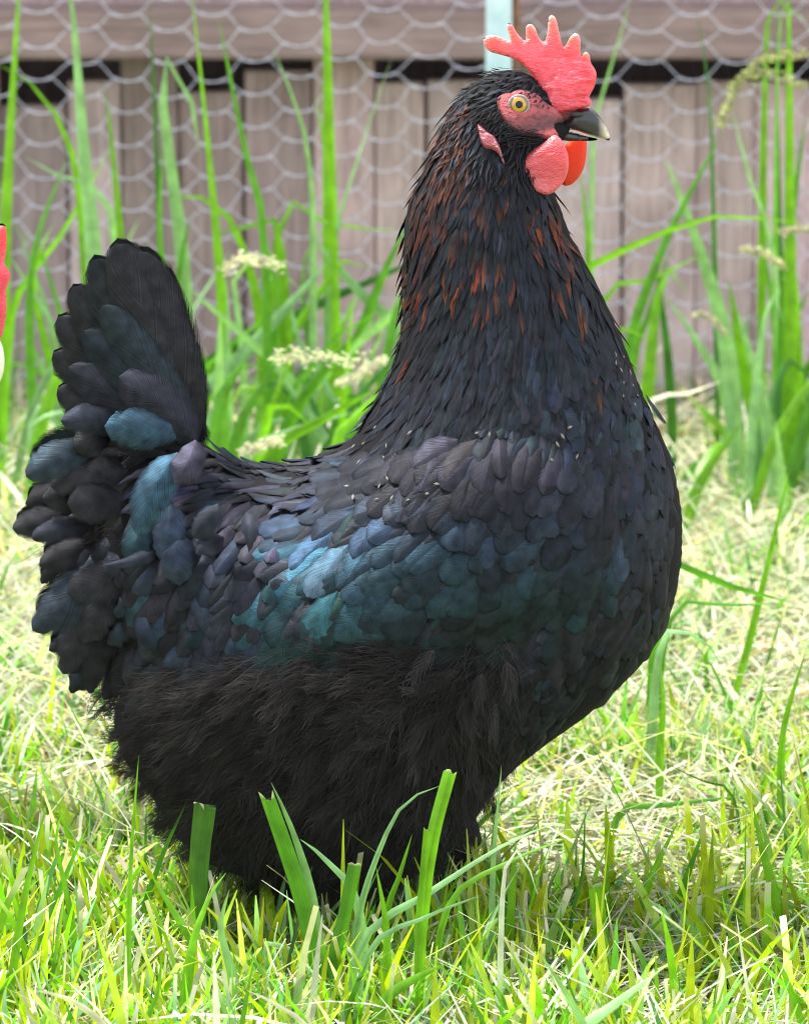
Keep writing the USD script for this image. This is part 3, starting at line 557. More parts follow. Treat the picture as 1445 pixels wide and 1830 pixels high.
COVERT = [  # root, tip, half width, depth, gloss, camber
    ((330, 752), (186, 762), 38, -.045, (BLUE + TEAL) * .75, .35), ((225, 765), (108, 752), 28, -.036, SLATE * 1.3, .35), ((350, 786), (312, 864), 32, -.066, MAUVE * 1.3, .4), ((318, 808), (246, 958), 38, -.060, (TEAL + BLUE) * .85, .4),
    ((305, 900), (286, 1000), 30, -.056, (SLATE + BLUE) * .8, .3), ((318, 950), (322, 1046), 34, -.062, (SLATE + BLUE * .6), .35), ((312, 1015), (302, 1135), 35, -.058, TEAL * .5, .3), ((345, 1050), (396, 1138), 26, -.070, (SLATE * 1.3 + BLUE * .3), .35),
    ((250, 920), (228, 1006), 28, -.052, TEAL * .8, .3), ((170, 800), (46, 852), 38, -.036, (SLATE + TEAL * .3), .35), ((130, 905), (22, 945), 32, -.022, K * 1.3, .3), ((165, 940), (56, 962), 24, -.034, SLATE * .9, .3), ((185, 985), (58, 1128), 46, -.034, SLATE + TEAL * .15, .3),
    ((190, 1070), (112, 1205), 36, -.026, K, .2), ((235, 1090), (186, 1252), 28, -.024, K * .7, .2), ((258, 1080), (278, 1165), 26, -.056, BLUE * .5, .3), ((215, 880), (120, 900), 40, -.040, K * 1.2, .2), ((230, 840), (90, 870), 36, -.034, K * 1.5, .3), ((240, 1000), (120, 1060), 44, -.038, K * 1.2, .2),
    ((215, 1020), (150, 1150), 44, -.036, K, .2), ((275, 1110), (225, 1225), 34, -.04, K, .2), ((330, 1110), (330, 1215), 30, -.055, SLATE * .5, .2), ((290, 980), (178, 1012), 16, -.058, SLATE * 1.4, .3), ((385, 990), (352, 1012), 14, -.074, SLATE * 1.4, .3), ((222, 1095), (206, 1246), 24, -.030, K * .6, .2), ((205, 1085), (160, 1240), 26, -.028, K * .6, .2), ((180, 1075), (128, 1205), 26, -.024, K * .6, .2), ((245, 1110), (238, 1236), 26, -.034, K * .6, .2),
    ((440, 915), (445, 990), 22, -.074, SLATE * 1.2, .4), ((400, 960), (350, 990), 24, -.07, SLATE * 1.1, .4), ((390, 900), (345, 960), 26, -.068, SLATE, .3), ((170, 900), (75, 890), 30, -.03, K, .3), ((160, 960), (70, 1010), 30, -.028, K, .3), ((200, 780), (130, 800), 30, -.034, K, .3)]
for k, (a, b, hw, yd, ir, cam_) in enumerate(COVERT):
    a, b = np.array(a, float), np.array(b, float); per = np.array([-(b - a)[1], (b - a)[0]]) * .06 * (1 if k % 2 else -1)
    traced('covert_feather', [a, (a + b) / 2 + per, b], hw, yd + .008, yd - .002, 'oval' if hw > 22 else 'lance', ir, BLACK * (1.0 if ir[0] > .05 else .7), cam_, 12, 7, .05, (-.15, -1, .25), 50 + k)
    traced('', [a, (a + b) / 2 + per, b], hw, yd + .008, yd - .002, 'broad', ir, seed=k, side=1, joined=J)
r = np.random.default_rng(71)
RUMP = Polygon([(330, 790), (180, 800), (110, 870), (100, 960), (120, 1090), (190, 1190), (300, 1210), (330, 1000)])
for x, y in disc(RUMP, 33.0, 72):
    d = flow(np.array([[x, y]]))[0]; e = r.normal(0, .38); d = np.array([d[0] * math.cos(e) - d[1] * math.sin(e), d[0] * math.sin(e) + d[1] * math.cos(e)]); a = np.array([x, y]); b = a + d * r.uniform(62, 100)
    yy_ = -max(.012, float(B.w(*P(x, y, -.03)[[0, 2]])) * .72)
    traced('covert_feather', [a, (a + b) / 2, b], r.uniform(15, 27), yy_ + r.uniform(-.003, .003), yy_ - .004 + r.uniform(-.003, .003), 'broad', (K * r.uniform(.5, 1.5) if r.random() < .65 else (SLATE * .5 + (MAUVE if r.random() < .5 else TEAL) * .2)), BLACK, .3, 9, 5, .12, (-.2, -1, .2), int(x))
    traced('', [a, (a + b) / 2, b], 28, yy_, yy_ - .003, 'broad', K, seed=int(x), side=1, joined=J)
J.build('far_tail_feathers', M_feather, hen, kind='stuff')
q = disc(RUMP.union(Polygon([(150, 1100), (260, 1100), (250, 1230), (190, 1240)])), 6.0, 74); r = np.random.default_rng(75); N = len(q); fd = flow(q); an = r.normal(0, .45, N); fd = np.stack([fd[:, 0] * np.cos(an) - fd[:, 1] * np.sin(an), fd[:, 0] * np.sin(an) + fd[:, 1] * np.cos(an)], -1); Lh = r.uniform(35, 85, N)
yb = -np.maximum(.012, B.w(*P(q[:, 0], q[:, 1], -.03)[:, [0, 2]].T) * .72) + r.uniform(-.003, .006, N); st = []
for k in np.linspace(0, 1, 6): st.append(P(q[:, 0] + fd[:, 0] * Lh * k, q[:, 1] + fd[:, 1] * Lh * k + 8 * k * k, yb - .004 * np.sin(k * 3)))
st = np.stack(st, 1) + np.cumsum(r.normal(0, .0004, (N, 6, 3)), 1)
curves('rump_down', st, .00018 * np.array([1, 1, .9, .75, .55, .25])[None] * r.uniform(.7, 1.3, (N, 1)), M_down, hen, kind='stuff', col=np.array([.016, .014, .014]) * np.exp(r.normal(0, .3, (N, 1))))

# down: plumes of fine barbs on thigh, belly and vent
DOWN = Polygon([(520, 1150), (640, 1160), (800, 1140), (900, 1115), (960, 1150), (960, 1240), (1000, 1300), (930, 1352), (882, 1402), (842, 1466), (782, 1526), (720, 1566), (620, 1586), (520, 1576), (430, 1552), (362, 1524), (312, 1476), (277, 1416), (242, 1350), (224, 1270), (220, 1200), (300, 1190), (420, 1190)])
def down(poly, spacing, seed, side, nb, Lb, wd):
    q = disc(poly, spacing, seed); r = np.random.default_rng(seed + 1); q = q[r.random(len(q)) < np.clip((925 - q[:, 0]) / 110, .0, 1) * np.clip((q[:, 1] - 1130) / 70, .2, 1)]; N = len(q); L = r.uniform(.8, 1.25, N) * Lb * PXM
    mids, nors = on_body(q, L, .0002, .0075, 7, side, None, r.normal(0, .5, N), 0.0)
    tone = np.exp(r.normal(0, .3, N))
    # barbs leave the shaft at both sides
    k = np.repeat(np.arange(N), nb); m = len(k); s0 = r.uniform(.0, .85, m); sd = r.choice([-1., 1.], m)
    fi = s0 * 6; i0 = fi.astype(int); fr = (fi - i0)[:, None]; root = mids[k, i0] * (1 - fr) + mids[k, np.minimum(i0 + 1, 6)] * fr; nor = nors[k, i0]
    t = mids[k, np.minimum(i0 + 1, 6)] - mids[k, i0]; t /= np.linalg.norm(t, axis=1, keepdims=True) + 1e-9; b = np.cross(nor, t) * sd[:, None]
    lb = (L[k] * r.uniform(.35, .85, m) * (1 - .45 * s0)); ang = r.uniform(.15, 1.0, m)
    s = np.linspace(0, 1, 6); out = []
    for a in s:
        wv = .0009 * np.stack([np.sin(a * 6 + q[k, 0]), np.sin(a * 5 + k), np.cos(a * 7 + k * 2)], -1) * a
        an = ang * (1 - .55 * a)
        out.append(root + (t * np.cos(an)[:, None] + b * np.sin(an)[:, None]) * (lb * a)[:, None] + nor * (.0016 * r.normal(.5, 1, m) * a ** 1.5)[:, None] + wv)
    pts = np.stack(out, 1); wdt = wd * np.array([1, 1, .95, .8, .6, .3])[None] * r.uniform(.7, 1.3, (m, 1))
    col = np.array([.023, .0208, .0215]) * tone[k][:, None] * np.exp(r.normal(0, .25, (m, 1)))
    return pts, wdt, col
a = down(DOWN, 22.0, 81, -1, 85, 74, .00020); b = down(DOWN, 40.0, 91, 1, 50, 80, .00034)
q = disc(DOWN.buffer(4), 4.0, 95); r = np.random.default_rng(96); q = q[contains_xy(Polygon(BODY).buffer(-2), q[:, 0], q[:, 1]) & (r.random(len(q)) < np.clip((960 - q[:, 0]) / 120, .08, 1) * np.clip((q[:, 1] - 1130) / 80, .15, 1))]; N = len(q)
m_, n_ = on_body(q, r.uniform(45, 105, N) * PXM, .0004, .0085, 6, -1, None, r.normal(0, .55, N), 0); m_ += np.cumsum(r.normal(0, .0007, m_.shape), 1) * np.linspace(0, 1, 6)[None, :, None]; m_[:, 1:, 1] -= r.uniform(0, .006, (N, 1)) * np.linspace(0, 1, 6)[None, 1:] ** 2
cl_ = np.exp(1.5 * (fbm(np.stack([q[:, 0] / 40, q[:, 1] / 40, 0 * q[:, 0]], -1)) - .5) * 2)
curves('fine_down', m_, .00016 * np.array([1, 1, .9, .75, .55, .25])[None] * r.uniform(.7, 1.3, (N, 1)), M_down, hen, kind='stuff', col=np.array([.027, .0245, .025]) * cl_[:, None] * np.exp(r.normal(0, .3, (N, 1))))
c_ = down(Polygon([(520, 1165), (640, 1172), (800, 1150), (890, 1125), (940, 1170), (930, 1260), (870, 1370), (780, 1440), (640, 1420), (480, 1380), (330, 1330), (300, 1240), (420, 1200)]), 40.0, 97, -1, 110, 70, .00022)
cc_ = np.clip(c_[2] * 1.2, 0, .08); c_[0][..., 1] -= .004
curves('thigh_plumes', c_[0], c_[1], M_down, hen, kind='stuff', col=cc_)
curves('belly_down', np.concatenate([a[0], b[0]]), np.concatenate([a[1], b[1]]), M_down, hen, kind='stuff', col=np.concatenate([a[2], b[2]]))

# head: bristly crown and cheek feathers
HEAD = Polygon([(985, 190), (972, 152), (930, 124), (880, 130), (838, 156), (808, 195), (790, 245), (785, 300), (880, 320), (960, 340), (985, 300), (1000, 270), (940, 250)])
q = disc(HEAD, 7.5, 101); r = np.random.default_rng(102); FACE = Polygon(spline([(680 + x / 2.89, y / 2.89) for x, y in [(588, 520), (605, 490), (650, 468), (730, 452), (810, 476), (870, 530), (940, 560), (1000, 560), (1010, 590), (960, 625), (905, 645), (925, 690), (930, 730), (890, 735), (810, 712), (740, 705), (670, 672), (618, 610)]], 4))
EAR = Polygon([(856, 190), (892, 196), (905, 222), (895, 240), (862, 235)])
q = q[~contains_xy(FACE.buffer(-7), q[:, 0], q[:, 1]) & ~contains_xy(Polygon([(848, 216), (875, 222), (905, 250), (912, 296), (880, 282), (852, 262)]), q[:, 0], q[:, 1])]; N = len(q)
mids, nors = on_body(q, r.uniform(20, 34, N) * PXM, .0005, .0022, 6, -1, None, r.normal(0, .25, N), 0)
tint = np.tile(BLACK, (N, 1)) * r.uniform(.6, 1.8, (N, 1)); nape = (q[:, 0] < 850) & (q[:, 1] > 185) & (r.random(N) < .5); tint[nape] = COPPER * r.uniform(.2, .5, (N, 1))[nape]; J = Joined()
emit(J, '', None, mids, nors, r.uniform(2.6, 4.2, N) * PXM, 'lance', .2, tint, pick(r, N, [SLATE, K], [1, 2]), 5, 0, 6)
m2, n2 = mids.copy(), nors.copy(); m2[..., 1] *= -1; n2[..., 1] *= -1
emit(J, '', None, m2, n2, np.full(N, 3.4 * PXM), 'lance', .3, tint, pick(r, N, [SLATE, K], [1, 2]), 5, 0, 7)
J.build('head_feathers', M_feather, hen, kind='stuff')

def patch(poly, off_edge, off_in, ramp, res, colfun, name, m, parent, label=None, rough=.0003, side=-1):
    a, b, c, d = poly.bounds; gx, gy = np.meshgrid(np.arange(a - res, c + res, res), np.arange(b - res, d + res, res), indexing='ij')
    dist = np.array([poly.exterior.distance(Point(x, y)) for x, y in zip(gx.ravel(), gy.ravel())]).reshape(gx.shape); ins = contains_xy(poly.buffer(res * .5), gx, gy)
    e = np.clip(dist / ramp, 0, 1); e = e * e * (3 - 2 * e); p = B.hit(gx, gy, -1); nr = B.normal(p)
    p = p + nr * (off_edge + (off_in - off_edge) * e + rough * (fbm(np.stack([gx / 6, gy / 4, 0 * gx], -1)) - .5) * e)[..., None]
    idx = -np.ones(ins.shape, int); idx[ins] = np.arange(ins.sum()); f = np.stack([idx[:-1, :-1], idx[:-1, 1:], idx[1:, 1:], idx[1:, :-1]], -1).reshape(-1, 4); f = f[(f >= 0).all(1)]
    pp = p[ins]
    if side > 0: pp = pp * [1, -1, 1]; f = f[:, ::-1]
    return obj(name, pp, f, m, parent, True, {'col': colfun(gx[ins], gy[ins], e[ins])}, label=label)
def face_col(x, y, e):
    pink = np.array([.40, .085, .095]); dark = np.array([.035, .020, .024]); n_ = fbm(np.stack([x / 7, y / 3.5, 0 * x], -1))
    ring = np.exp(-(((x - 924) / 40) ** 2 + ((y - 185) / 30) ** 2) ** 1.2); gape = np.exp(-(((y - 238) - (980 - x) * .12) / 7) ** 2) * np.clip((x - 955) / 12, 0, 1) + np.exp(-((x - 994) / 8) ** 2) * np.clip((y - 228) / 8, 0, 1); lore = np.exp(-(((x - 1000) / 28) ** 2 + ((y - 200) / 10) ** 2))
    k_ = np.clip(1.15 * ring + gape + .8 * lore + .12, 0, 1) * np.clip(1.25 - np.clip((n_ - .42) * 3.5, 0, 1), .3, 1) * np.clip(e * 1.3, .25, 1)
    return dark + (pink - dark) * k_[:, None]
for sd in (-1, 1):
    patch(FACE, -.0006, .0014, 9, 2.0, face_col, 'face_skin', M_face, hen, side=sd)
    patch(Polygon(spline([(852, 221), (862, 223), (874, 234), (886, 243), (893, 258), (898, 274), (903, 294), (897, 290), (889, 275), (878, 268), (866, 266), (856, 250)], 4)), -.0006, .0046, 7, 1.5, lambda x, y, e: np.tile([.5, .1, .13], (len(x), 1)), 'earlobe', M_lobe, hen, rough=.0022, side=sd)
# bristles over the lores and cheek, and the dark ear tuft
qb = disc(Polygon([(888, 212), (925, 228), (965, 232), (970, 252), (930, 262), (885, 245)]), 4.0, 111); r = np.random.default_rng(112); N = len(qb)
mids, nors = on_body(qb, r.uniform(10, 20, N) * PXM, .0013, .0008, 5, -1, None, r.normal(0, .2, N), 0, np.tile([-.95, .15], (N, 1)))
qe = disc(EAR, 3.6, 113); Ne = len(qe); me, _ = on_body(qe, r.uniform(16, 26, Ne) * PXM, .0015, .0025, 5, -1, None, r.normal(0, .2, Ne), 0, np.tile([-.6, .8], (Ne, 1)))
pts = np.concatenate([mids, me]); pts = np.concatenate([pts, pts * [1, -1, 1]])
curves('face_bristles', pts, np.tile(np.array([.00045, .0004, .00034, .00026, .0001]), (len(pts), 1)), M_down, hen, kind='stuff', col=np.tile([.014, .013, .015], (len(pts), 1)))

def zm(pts, ox=680, s=2.89): return [(ox + x / s, y / s) for x, y in pts]
COMB = zm([(530, 215), (545, 187), (590, 180), (655, 205), (668, 195), (650, 130), (662, 115), (682, 130), (702, 165), (735, 203), (750, 200), (750, 138), (773, 122), (796, 140), (815, 190), (833, 213), (850, 210), (862, 160), (868, 92), (885, 80), (904, 95), (920, 160), (940, 238), (957, 232),
    (980, 188), (1005, 170), (1028, 188), (1030, 255), (1032, 292), (1042, 290), (1047, 273), (1063, 267), (1078, 285), (1085, 322), (1112, 370), (1108, 430), (1086, 480), (1076, 502), (1088, 520), (1078, 548), (1030, 566), (960, 575), (890, 580), (840, 540), (815, 470), (790, 400), (755, 350), (725, 322), (680, 298), (615, 280), (558, 262)])
C = Shape(COMB, 0.0, .0004, 2.0, 1.0, 4)
def comb_bend(p): return .0016 * np.sin(p[:, 0] * 160 + p[:, 1] * 60) + .0008 * (fbm(np.stack([p[:, 0] * 300, p[:, 1] * 300, 0 * p[:, 0]], -1)) - .5)
v, f = C.mesh(.0009, .0095, .9, comb_bend, lambda p: (.55 + .75 * np.clip((C.poly.bounds[3] - .018 - p[:, 1]) / .02, 0, 1)) * .8 + .75 * (fbm(np.stack([p[:, 0] * 160, p[:, 1] * 620, 0 * p[:, 0]], -1)) - .35) * np.clip((C.poly.bounds[3] - .008 - p[:, 1]) / .02, .3, 1))
obj('comb', v, f, M_comb, hen)
WAT = zm([(905, 700), (940, 730), (965, 790), (970, 860), (950, 930), (905, 985), (850, 1006), (790, 985), (745, 935), (724, 870), (740, 810), (790, 770), (845, 735), (880, 705)])
S1 = Shape(WAT, -.0245, .0004, 2.0, 1, 4); v, f = S1.mesh(.0011, .0035, .8, lambda p: .0012 * np.sin(p[:, 1] * 260), lambda p: .8 + .5 * fbm(np.stack([p[:, 0] * 200, p[:, 1] * 700, 0 * p[:, 0]], -1)))
obj('wattle', v, f, M_wattle, hen)
S2 = Shape(zm([(1000, 705), (1055, 705), (1062, 770), (1050, 860), (1015, 925), (968, 958), (930, 945), (915, 880), (930, 780)]), .012, .0004, 2.0, 1, 4); v, f = S2.mesh(.0014, .0028, .7)
obj('wattle', v, f, M_wattle2, hen, label='orange red wattle lit through from behind')
UB = Shape(zm([(870, 668), (905, 640), (960, 620), (985, 590), (1010, 566), (1050, 558), (1090, 560), (1130, 600), (1160, 645), (1182, 700), (1178, 724), (1150, 716), (1110, 706), (1060, 690), (1000, 672), (930, 664)]), 0.0, .0004, 2.0, 1, 4)
def beak_col(v):
    q = proj(v); tip = np.clip((q[:, 0] - 1068) / 18, 0, 1)[:, None]; low = np.clip(((q[:, 1] - 222) - (q[:, 0] - 1000) * .22) / 6, 0, 1)[:, None] * .7
    return np.array([.012, .012, .016]) * (1 - tip) + np.array([.52, .47, .36]) * tip + low * np.array([.09, .08, .07])
v, f = UB.mesh(.0008, .0085, 1.05); obj('upper_beak', v, f, M_beak, hen, prim={'col': beak_col(v)})
LB = Shape(zm([(880, 676), (930, 672), (1000, 684), (1060, 702), (1120, 716), (1095, 726), (1040, 726), (980, 728), (930, 720), (890, 700)]), 0.0, .0004, 2.0, 1, 4)
v, f = LB.mesh(.0008, .006, 1.0); obj('lower_beak', v, f, M_beak, hen, prim={'col': np.tile([.035, .033, .035], (len(v), 1))})
np_ = B.hit(1029, 202); nst = trimesh.creation.icosphere(2, 1.0); nv_ = nst.vertices * [.0030, .0012, .0013] + [np_[0], -max(float(UB.w(np_[0], np_[2])), .004) - .0002, np_[2]]
obj('nostril', nv_, nst.faces, plain('nostril_look', (.02, .016, .016), .6), hen)
# eye
for sd in (-1, 1):
    e0 = B.hit(926, 187); en = B.normal(e0) * [.35, 1, .35]; en /= np.linalg.norm(en); ex = np.cross([0, 0, 1], en); ex /= np.linalg.norm(ex); ez = np.cross(en, ex); base = e0 + en * .0012
    def place(l): q = base + l[:, :1] * ex + l[:, 1:2] * ez + l[:, 2:] * en; return q * [1, 1 if sd < 0 else -1, 1]
    th, ph = np.meshgrid(np.linspace(0, 2 * np.pi, 41)[:-1], np.linspace(0, 2 * np.pi, 15)[:-1], indexing='ij'); Rl, rl = 4.5e-3, 1.0e-3
    lv = np.stack([(Rl + rl * np.cos(ph)) * np.cos(th), (Rl + rl * np.cos(ph)) * np.sin(th) * .93, rl * np.sin(ph) * .9], -1).reshape(-1, 3); lv *= 1 + .03 * (noise(lv * 1500)[:, None] - .5)
    a_, b_ = np.meshgrid(np.arange(40), np.arange(14), indexing='ij'); lf = np.stack([a_ * 14 + b_, (a_ + 1) % 40 * 14 + b_, (a_ + 1) % 40 * 14 + (b_ + 1) % 14, a_ * 14 + (b_ + 1) % 14], -1).reshape(-1, 4)
    eye = obj('eye', place(np.stack([np.cos(th[:, 0]) * 0, np.sin(th[:, 0]) * 0, 0 * th[:, 0]], -1)[:1].repeat(3, 0) + np.array([[0, 0, -.003], [.001, 0, -.003], [0, .001, -.003]])), [[0, 1, 2]], M_pupil, hen) if False else None
    rr, tt = np.meshgrid(np.linspace(0, 1, 10), np.linspace(0, 2 * np.pi, 33)[:-1], indexing='ij'); R_ = 4.2e-3
    iv = np.stack([R_ * rr * np.cos(tt), R_ * rr * np.sin(tt), .0022 * np.sqrt(np.clip(1 - (rr * .95) ** 2, 0, 1))], -1).reshape(-1, 3)
    a_, b_ = np.meshgrid(np.arange(9), np.arange(32), indexing='ij'); fi_ = np.stack([a_ * 32 + b_, (a_ + 1) * 32 + b_, (a_ + 1) * 32 + (b_ + 1) % 32, a_ * 32 + (b_ + 1) % 32], -1).reshape(-1, 4)
    q_ = rr.reshape(-1); ic = np.where(q_[:, None] < .2, [.14, .08, .008], np.where(q_[:, None] < .8, [.33, .18, .008], [.06, .035, .012]))
    eye = obj('eye', place(iv), fi_, M_iris, hen, prim={'col': ic})
    obj('eyelid', place(lv), lf, M_lid, eye)
    pv = np.stack([iv[:, 0] * .42, iv[:, 1] * .42, .0022 * np.sqrt(np.clip(1 - (q_ * .95 * .42) ** 2, 0, 1)) + .00012], -1); obj('pupil', place(pv), fi_, M_pupil, eye)
# pale flecks of dust and seed caught in the plumage
r = np.random.default_rng(121); J = Joined()
for poly, nfl in ((Polygon([(590, 790), (700, 750), (890, 760), (900, 800), (760, 900), (660, 960), (600, 900)]), 18), (Polygon([(1080, 630), (1108, 640), (1146, 730), (1115, 740)]), 14), (Polygon([(960, 770), (1020, 760), (1040, 820), (980, 830)]), 5)):
    for x, y in disc(poly, 14.0, int(nfl))[:nfl]:
        p0 = B.hit(x, y); nr = B.normal(p0); t = np.array([r.normal(), 0, r.normal()]); t -= nr * (t @ nr); t /= np.linalg.norm(t); b_ = np.cross(nr, t); p0 = p0 + nr * (.0026 + float(wbulge(p0[None])[0])); a1, a2 = r.uniform(.0008, .0019), r.uniform(.0004, .0008)
        J.add(np.array([p0 - t * a1, p0 + b_ * a2, p0 + t * a1, p0 - b_ * a2, p0 + nr * .0004]), [[0, 1, 4], [1, 2, 4], [2, 3, 4], [3, 0, 4]])
J.build('dust_flecks', plain('fleck_look', (.17, .155, .135), .8, .2), hen, kind='stuff')

# ---------------------------------------------------------------- second hen at the left edge
Y2 = 0.16
hen2 = thing('hen', 'second hen at the left edge, only its red comb and pale earlobe in the frame', 'hen', (P(-400, 1500, Y2)[0], Y2, 0))
S = Shape([(-20, 620), (-40, 560), (-90, 540), (-150, 560), (-230, 640), (-350, 740), (-520, 760), (-700, 700), (-860, 560), (-950, 640), (-900, 820), (-860, 1050), (-760, 1250), (-600, 1330), (-420, 1300), (-290, 1180), (-210, 1000), (-130, 820), (-60, 720)], Y2, .003)
v, f = S.mesh(.006); obj('body', v, f, M_whiteplume, hen2)
for lx_ in (-560, -500):
    lg = bone([P(lx_, 1290, Y2), P(lx_ + 10, 1420, Y2), np.array([P(lx_, 1500, Y2)[0], Y2, .006])], [.02, .008, .006]).to_mesh(); obj('leg', np.array(lg.vert_properties[:, :3]), np.array(lg.tri_verts), plain('leg_look', (.45, .35, .15), .6) if lx_ == -560 else UsdShade.Material.Get(stage, '/World/Looks/leg_look'), hen2)
S = Shape([(-170, 440), (-150, 360), (-125, 440), (-100, 340), (-75, 430), (-45, 350), (-20, 420), (-2, 400), (10, 404), (12, 440), (8, 470), (18, 486), (17, 500), (11, 520), (12, 545), (9, 575), (2, 604), (-20, 620), (-70, 590), (-130, 560)], Y2, .0008); v, f = S.mesh(.0016, .007)
obj('comb', v, f, M_comb, hen2)
S = Shape([(-14, 598), (2, 612), (8, 645), (2, 678), (-14, 694), (-30, 678), (-36, 645), (-30, 612)], Y2 - .012, .0006); v, f = S.mesh(.0012, .006); obj('earlobe', v, f, M_white, hen2)

# ---------------------------------------------------------------- grass
def G_(*c): return np.array(c, float)
YEL = G_(.30, .40, .015)
LIME, GRASS, DEEP, MINT, STRAW, HAY = G_(.145, .36, .012), G_(.085, .26, .018), G_(.04, .15, .02), G_(.21, .40, .17), G_(.58, .55, .44), G_(.42, .43, .34)
def blade3(c, hw, twist, col, tipcol=None, cut=False, nv=3, fold=.35, w0=.75):
    if cut: k_ = np.linspace(0, 1, len(c)); s_ = 1 - (1 - np.linspace(0, 1, 18)) ** 1.6; c = np.stack([np.interp(s_, k_, c[:, j]) for j in range(3)], -1)
    """c (n, 3) centre line, hw half width in metres"""
    n = len(c); t = np.gradient(c, axis=0); t /= np.linalg.norm(t, axis=1, keepdims=True) + 1e-12; view = c - CAMP; view /= np.linalg.norm(view, axis=1, keepdims=True)
    b = np.cross(t, view); b /= np.linalg.norm(b, axis=1, keepdims=True) + 1e-9; nn = np.cross(b, t); s = np.linspace(0, 1, n); tw = (twist[0] + (twist[1] - twist[0]) * s)[:, None]
    bb = b * np.cos(tw) + nn * np.sin(tw); n2 = np.cross(bb, t)
    w = hw * (w0 + (1 - w0) * np.clip(s / .35, 0, 1)) * (np.ones(n) if cut else np.clip((1 - s) / .55, 0, 1) ** .7 + .02)
    V = np.linspace(-1, 1, nv); p = c[:, None] + bb[:, None] * (w[:, None] * V)[..., None] + n2[:, None] * (fold * w[:, None] * np.abs(V))[..., None]
    if cut: p[-1] += t[-1] * (gr.uniform(-.9, .6, nv) * hw)[:, None]
    i, j = np.meshgrid(np.arange(n - 1), np.arange(nv - 1), indexing='ij'); f = np.stack([i * nv + j, i * nv + j + 1, (i + 1) * nv + j + 1, (i + 1) * nv + j], -1).reshape(-1, 4); f = np.vstack([f[:, [0, 1, 2]], f[:, [0, 2, 3]]])
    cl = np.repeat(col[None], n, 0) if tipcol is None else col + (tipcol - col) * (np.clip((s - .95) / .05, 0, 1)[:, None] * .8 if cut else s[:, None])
    return p.reshape(-1, 3), f, {'col': np.repeat(cl, nv, 0), 'guv': np.stack(np.broadcast_arrays(s[:, None], V[None] + hw * 1e3, 0.0), -1).reshape(-1, 3)}
gr = np.random.default_rng(201)
def traced_blade(parent, pts, wpx, col, Y=None, dY=0.0, cut=False, twist=None, n=12, name='blade'):
    """pts from the foot of the blade to its tip, in photo pixels; the foot is taken on to the ground at depth Y."""
    pts = np.array(pts, float); Yb = G(*pts[0])[1] if Y is None else Y
    foot = proj(np.array([P(pts[0, 0], pts[0, 1], Yb)[0], Yb, 0.0]))
    if foot[1] > pts[0, 1] + 12: pts = np.vstack([[pts[0, 0] + .35 * (pts[0, 0] - pts[1, 0]) * min(1, (foot[1] - pts[0, 1]) / 150), foot[1]], pts])
    c = spline(pts, 8, False); d = np.r_[0, np.cumsum(np.linalg.norm(np.diff(c, axis=0), axis=1))]; s = np.linspace(0, 1, n); c = np.stack([np.interp(s * d[-1], d, c[:, k]) for k in (0, 1)], -1)
    Yv = Yb + dY * s; p = P(c[:, 0], c[:, 1], Yv); sc = (Yb + D) / FPX
    tw = twist if twist is not None else (gr.normal(0, .35), gr.normal(0, .5))
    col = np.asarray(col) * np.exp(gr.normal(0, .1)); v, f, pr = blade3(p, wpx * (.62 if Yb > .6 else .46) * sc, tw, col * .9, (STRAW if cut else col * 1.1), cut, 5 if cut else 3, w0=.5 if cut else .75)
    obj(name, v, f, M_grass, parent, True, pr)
def seed_head(parent, pts, wpx, Y, col=STRAW * .9):
    c = spline(pts, 10, False); c = c + gr.normal(0, .5, c.shape); p = P(c[:, 0], c[:, 1], Y); J = Joined(); sc = (Y + D) / FPX
    for k in range(len(p) * 7):
        i = gr.integers(1, len(p) - 1); o = p[i] + gr.normal(0, wpx * .22 * sc, 3); t = p[i + 1] - p[i - 1]; t = t / np.linalg.norm(t) + gr.normal(0, .35, 3); t /= np.linalg.norm(t); L = gr.uniform(.003, .006); w = .0008
        b = np.cross(t, [0, 1, 0.2]); b /= np.linalg.norm(b); J.add(np.array([o - t * L / 2, o + b * w, o + t * L / 2, o - b * w, o + [0, -w, 0]]), [[0, 1, 4], [1, 2, 4], [2, 3, 4], [3, 0, 4]], {'col': np.tile(col * np.exp(gr.normal(0, .2)), (5, 1)), 'guv': np.zeros((5, 3))})
    J.build('seed_head', M_grass, parent, kind='stuff')
def clump(name, label, group, Y, x, blades, fill=0, fx=(0, 0), heads=(), fcol=(LIME, GRASS, DEEP, MINT, MINT, LIME)):
    g0 = P(x, 900, Y); c = thing(name, label, 'grass', (g0[0], Y, 0), group)
    for k in range(fill):
        bx_ = gr.uniform(*fx); Yk = Y + gr.uniform(-.18, .12); ft = proj(np.array([P(bx_, 900, Yk)[0], Yk, 0.]))
        h = gr.uniform(140, 470) if 'tall' in name else gr.uniform(90, 260); lean = gr.normal(0, .32) * h; tx, ty = bx_ + lean, ft[1] - h
        pts = [ft, (bx_ + lean * .3, ft[1] - h * .55), (tx, ty)]
        if gr.random() < .35: pts.append((tx + np.sign(lean) * gr.uniform(25, 80), ty + gr.uniform(-10, 70)))
        traced_blade(c, pts, gr.uniform(9, 24), fcol[gr.integers(len(fcol))], Yk, gr.normal(0, .03), n=10)
    for b in blades: traced_blade(c, *b[:3], **{'Y': Y + gr.uniform(-.06, .06), **(b[3] if len(b) > 3 else {})})
    for h in heads: seed_head(c, *h)
    return c
TG = 'tall grass along the fence'
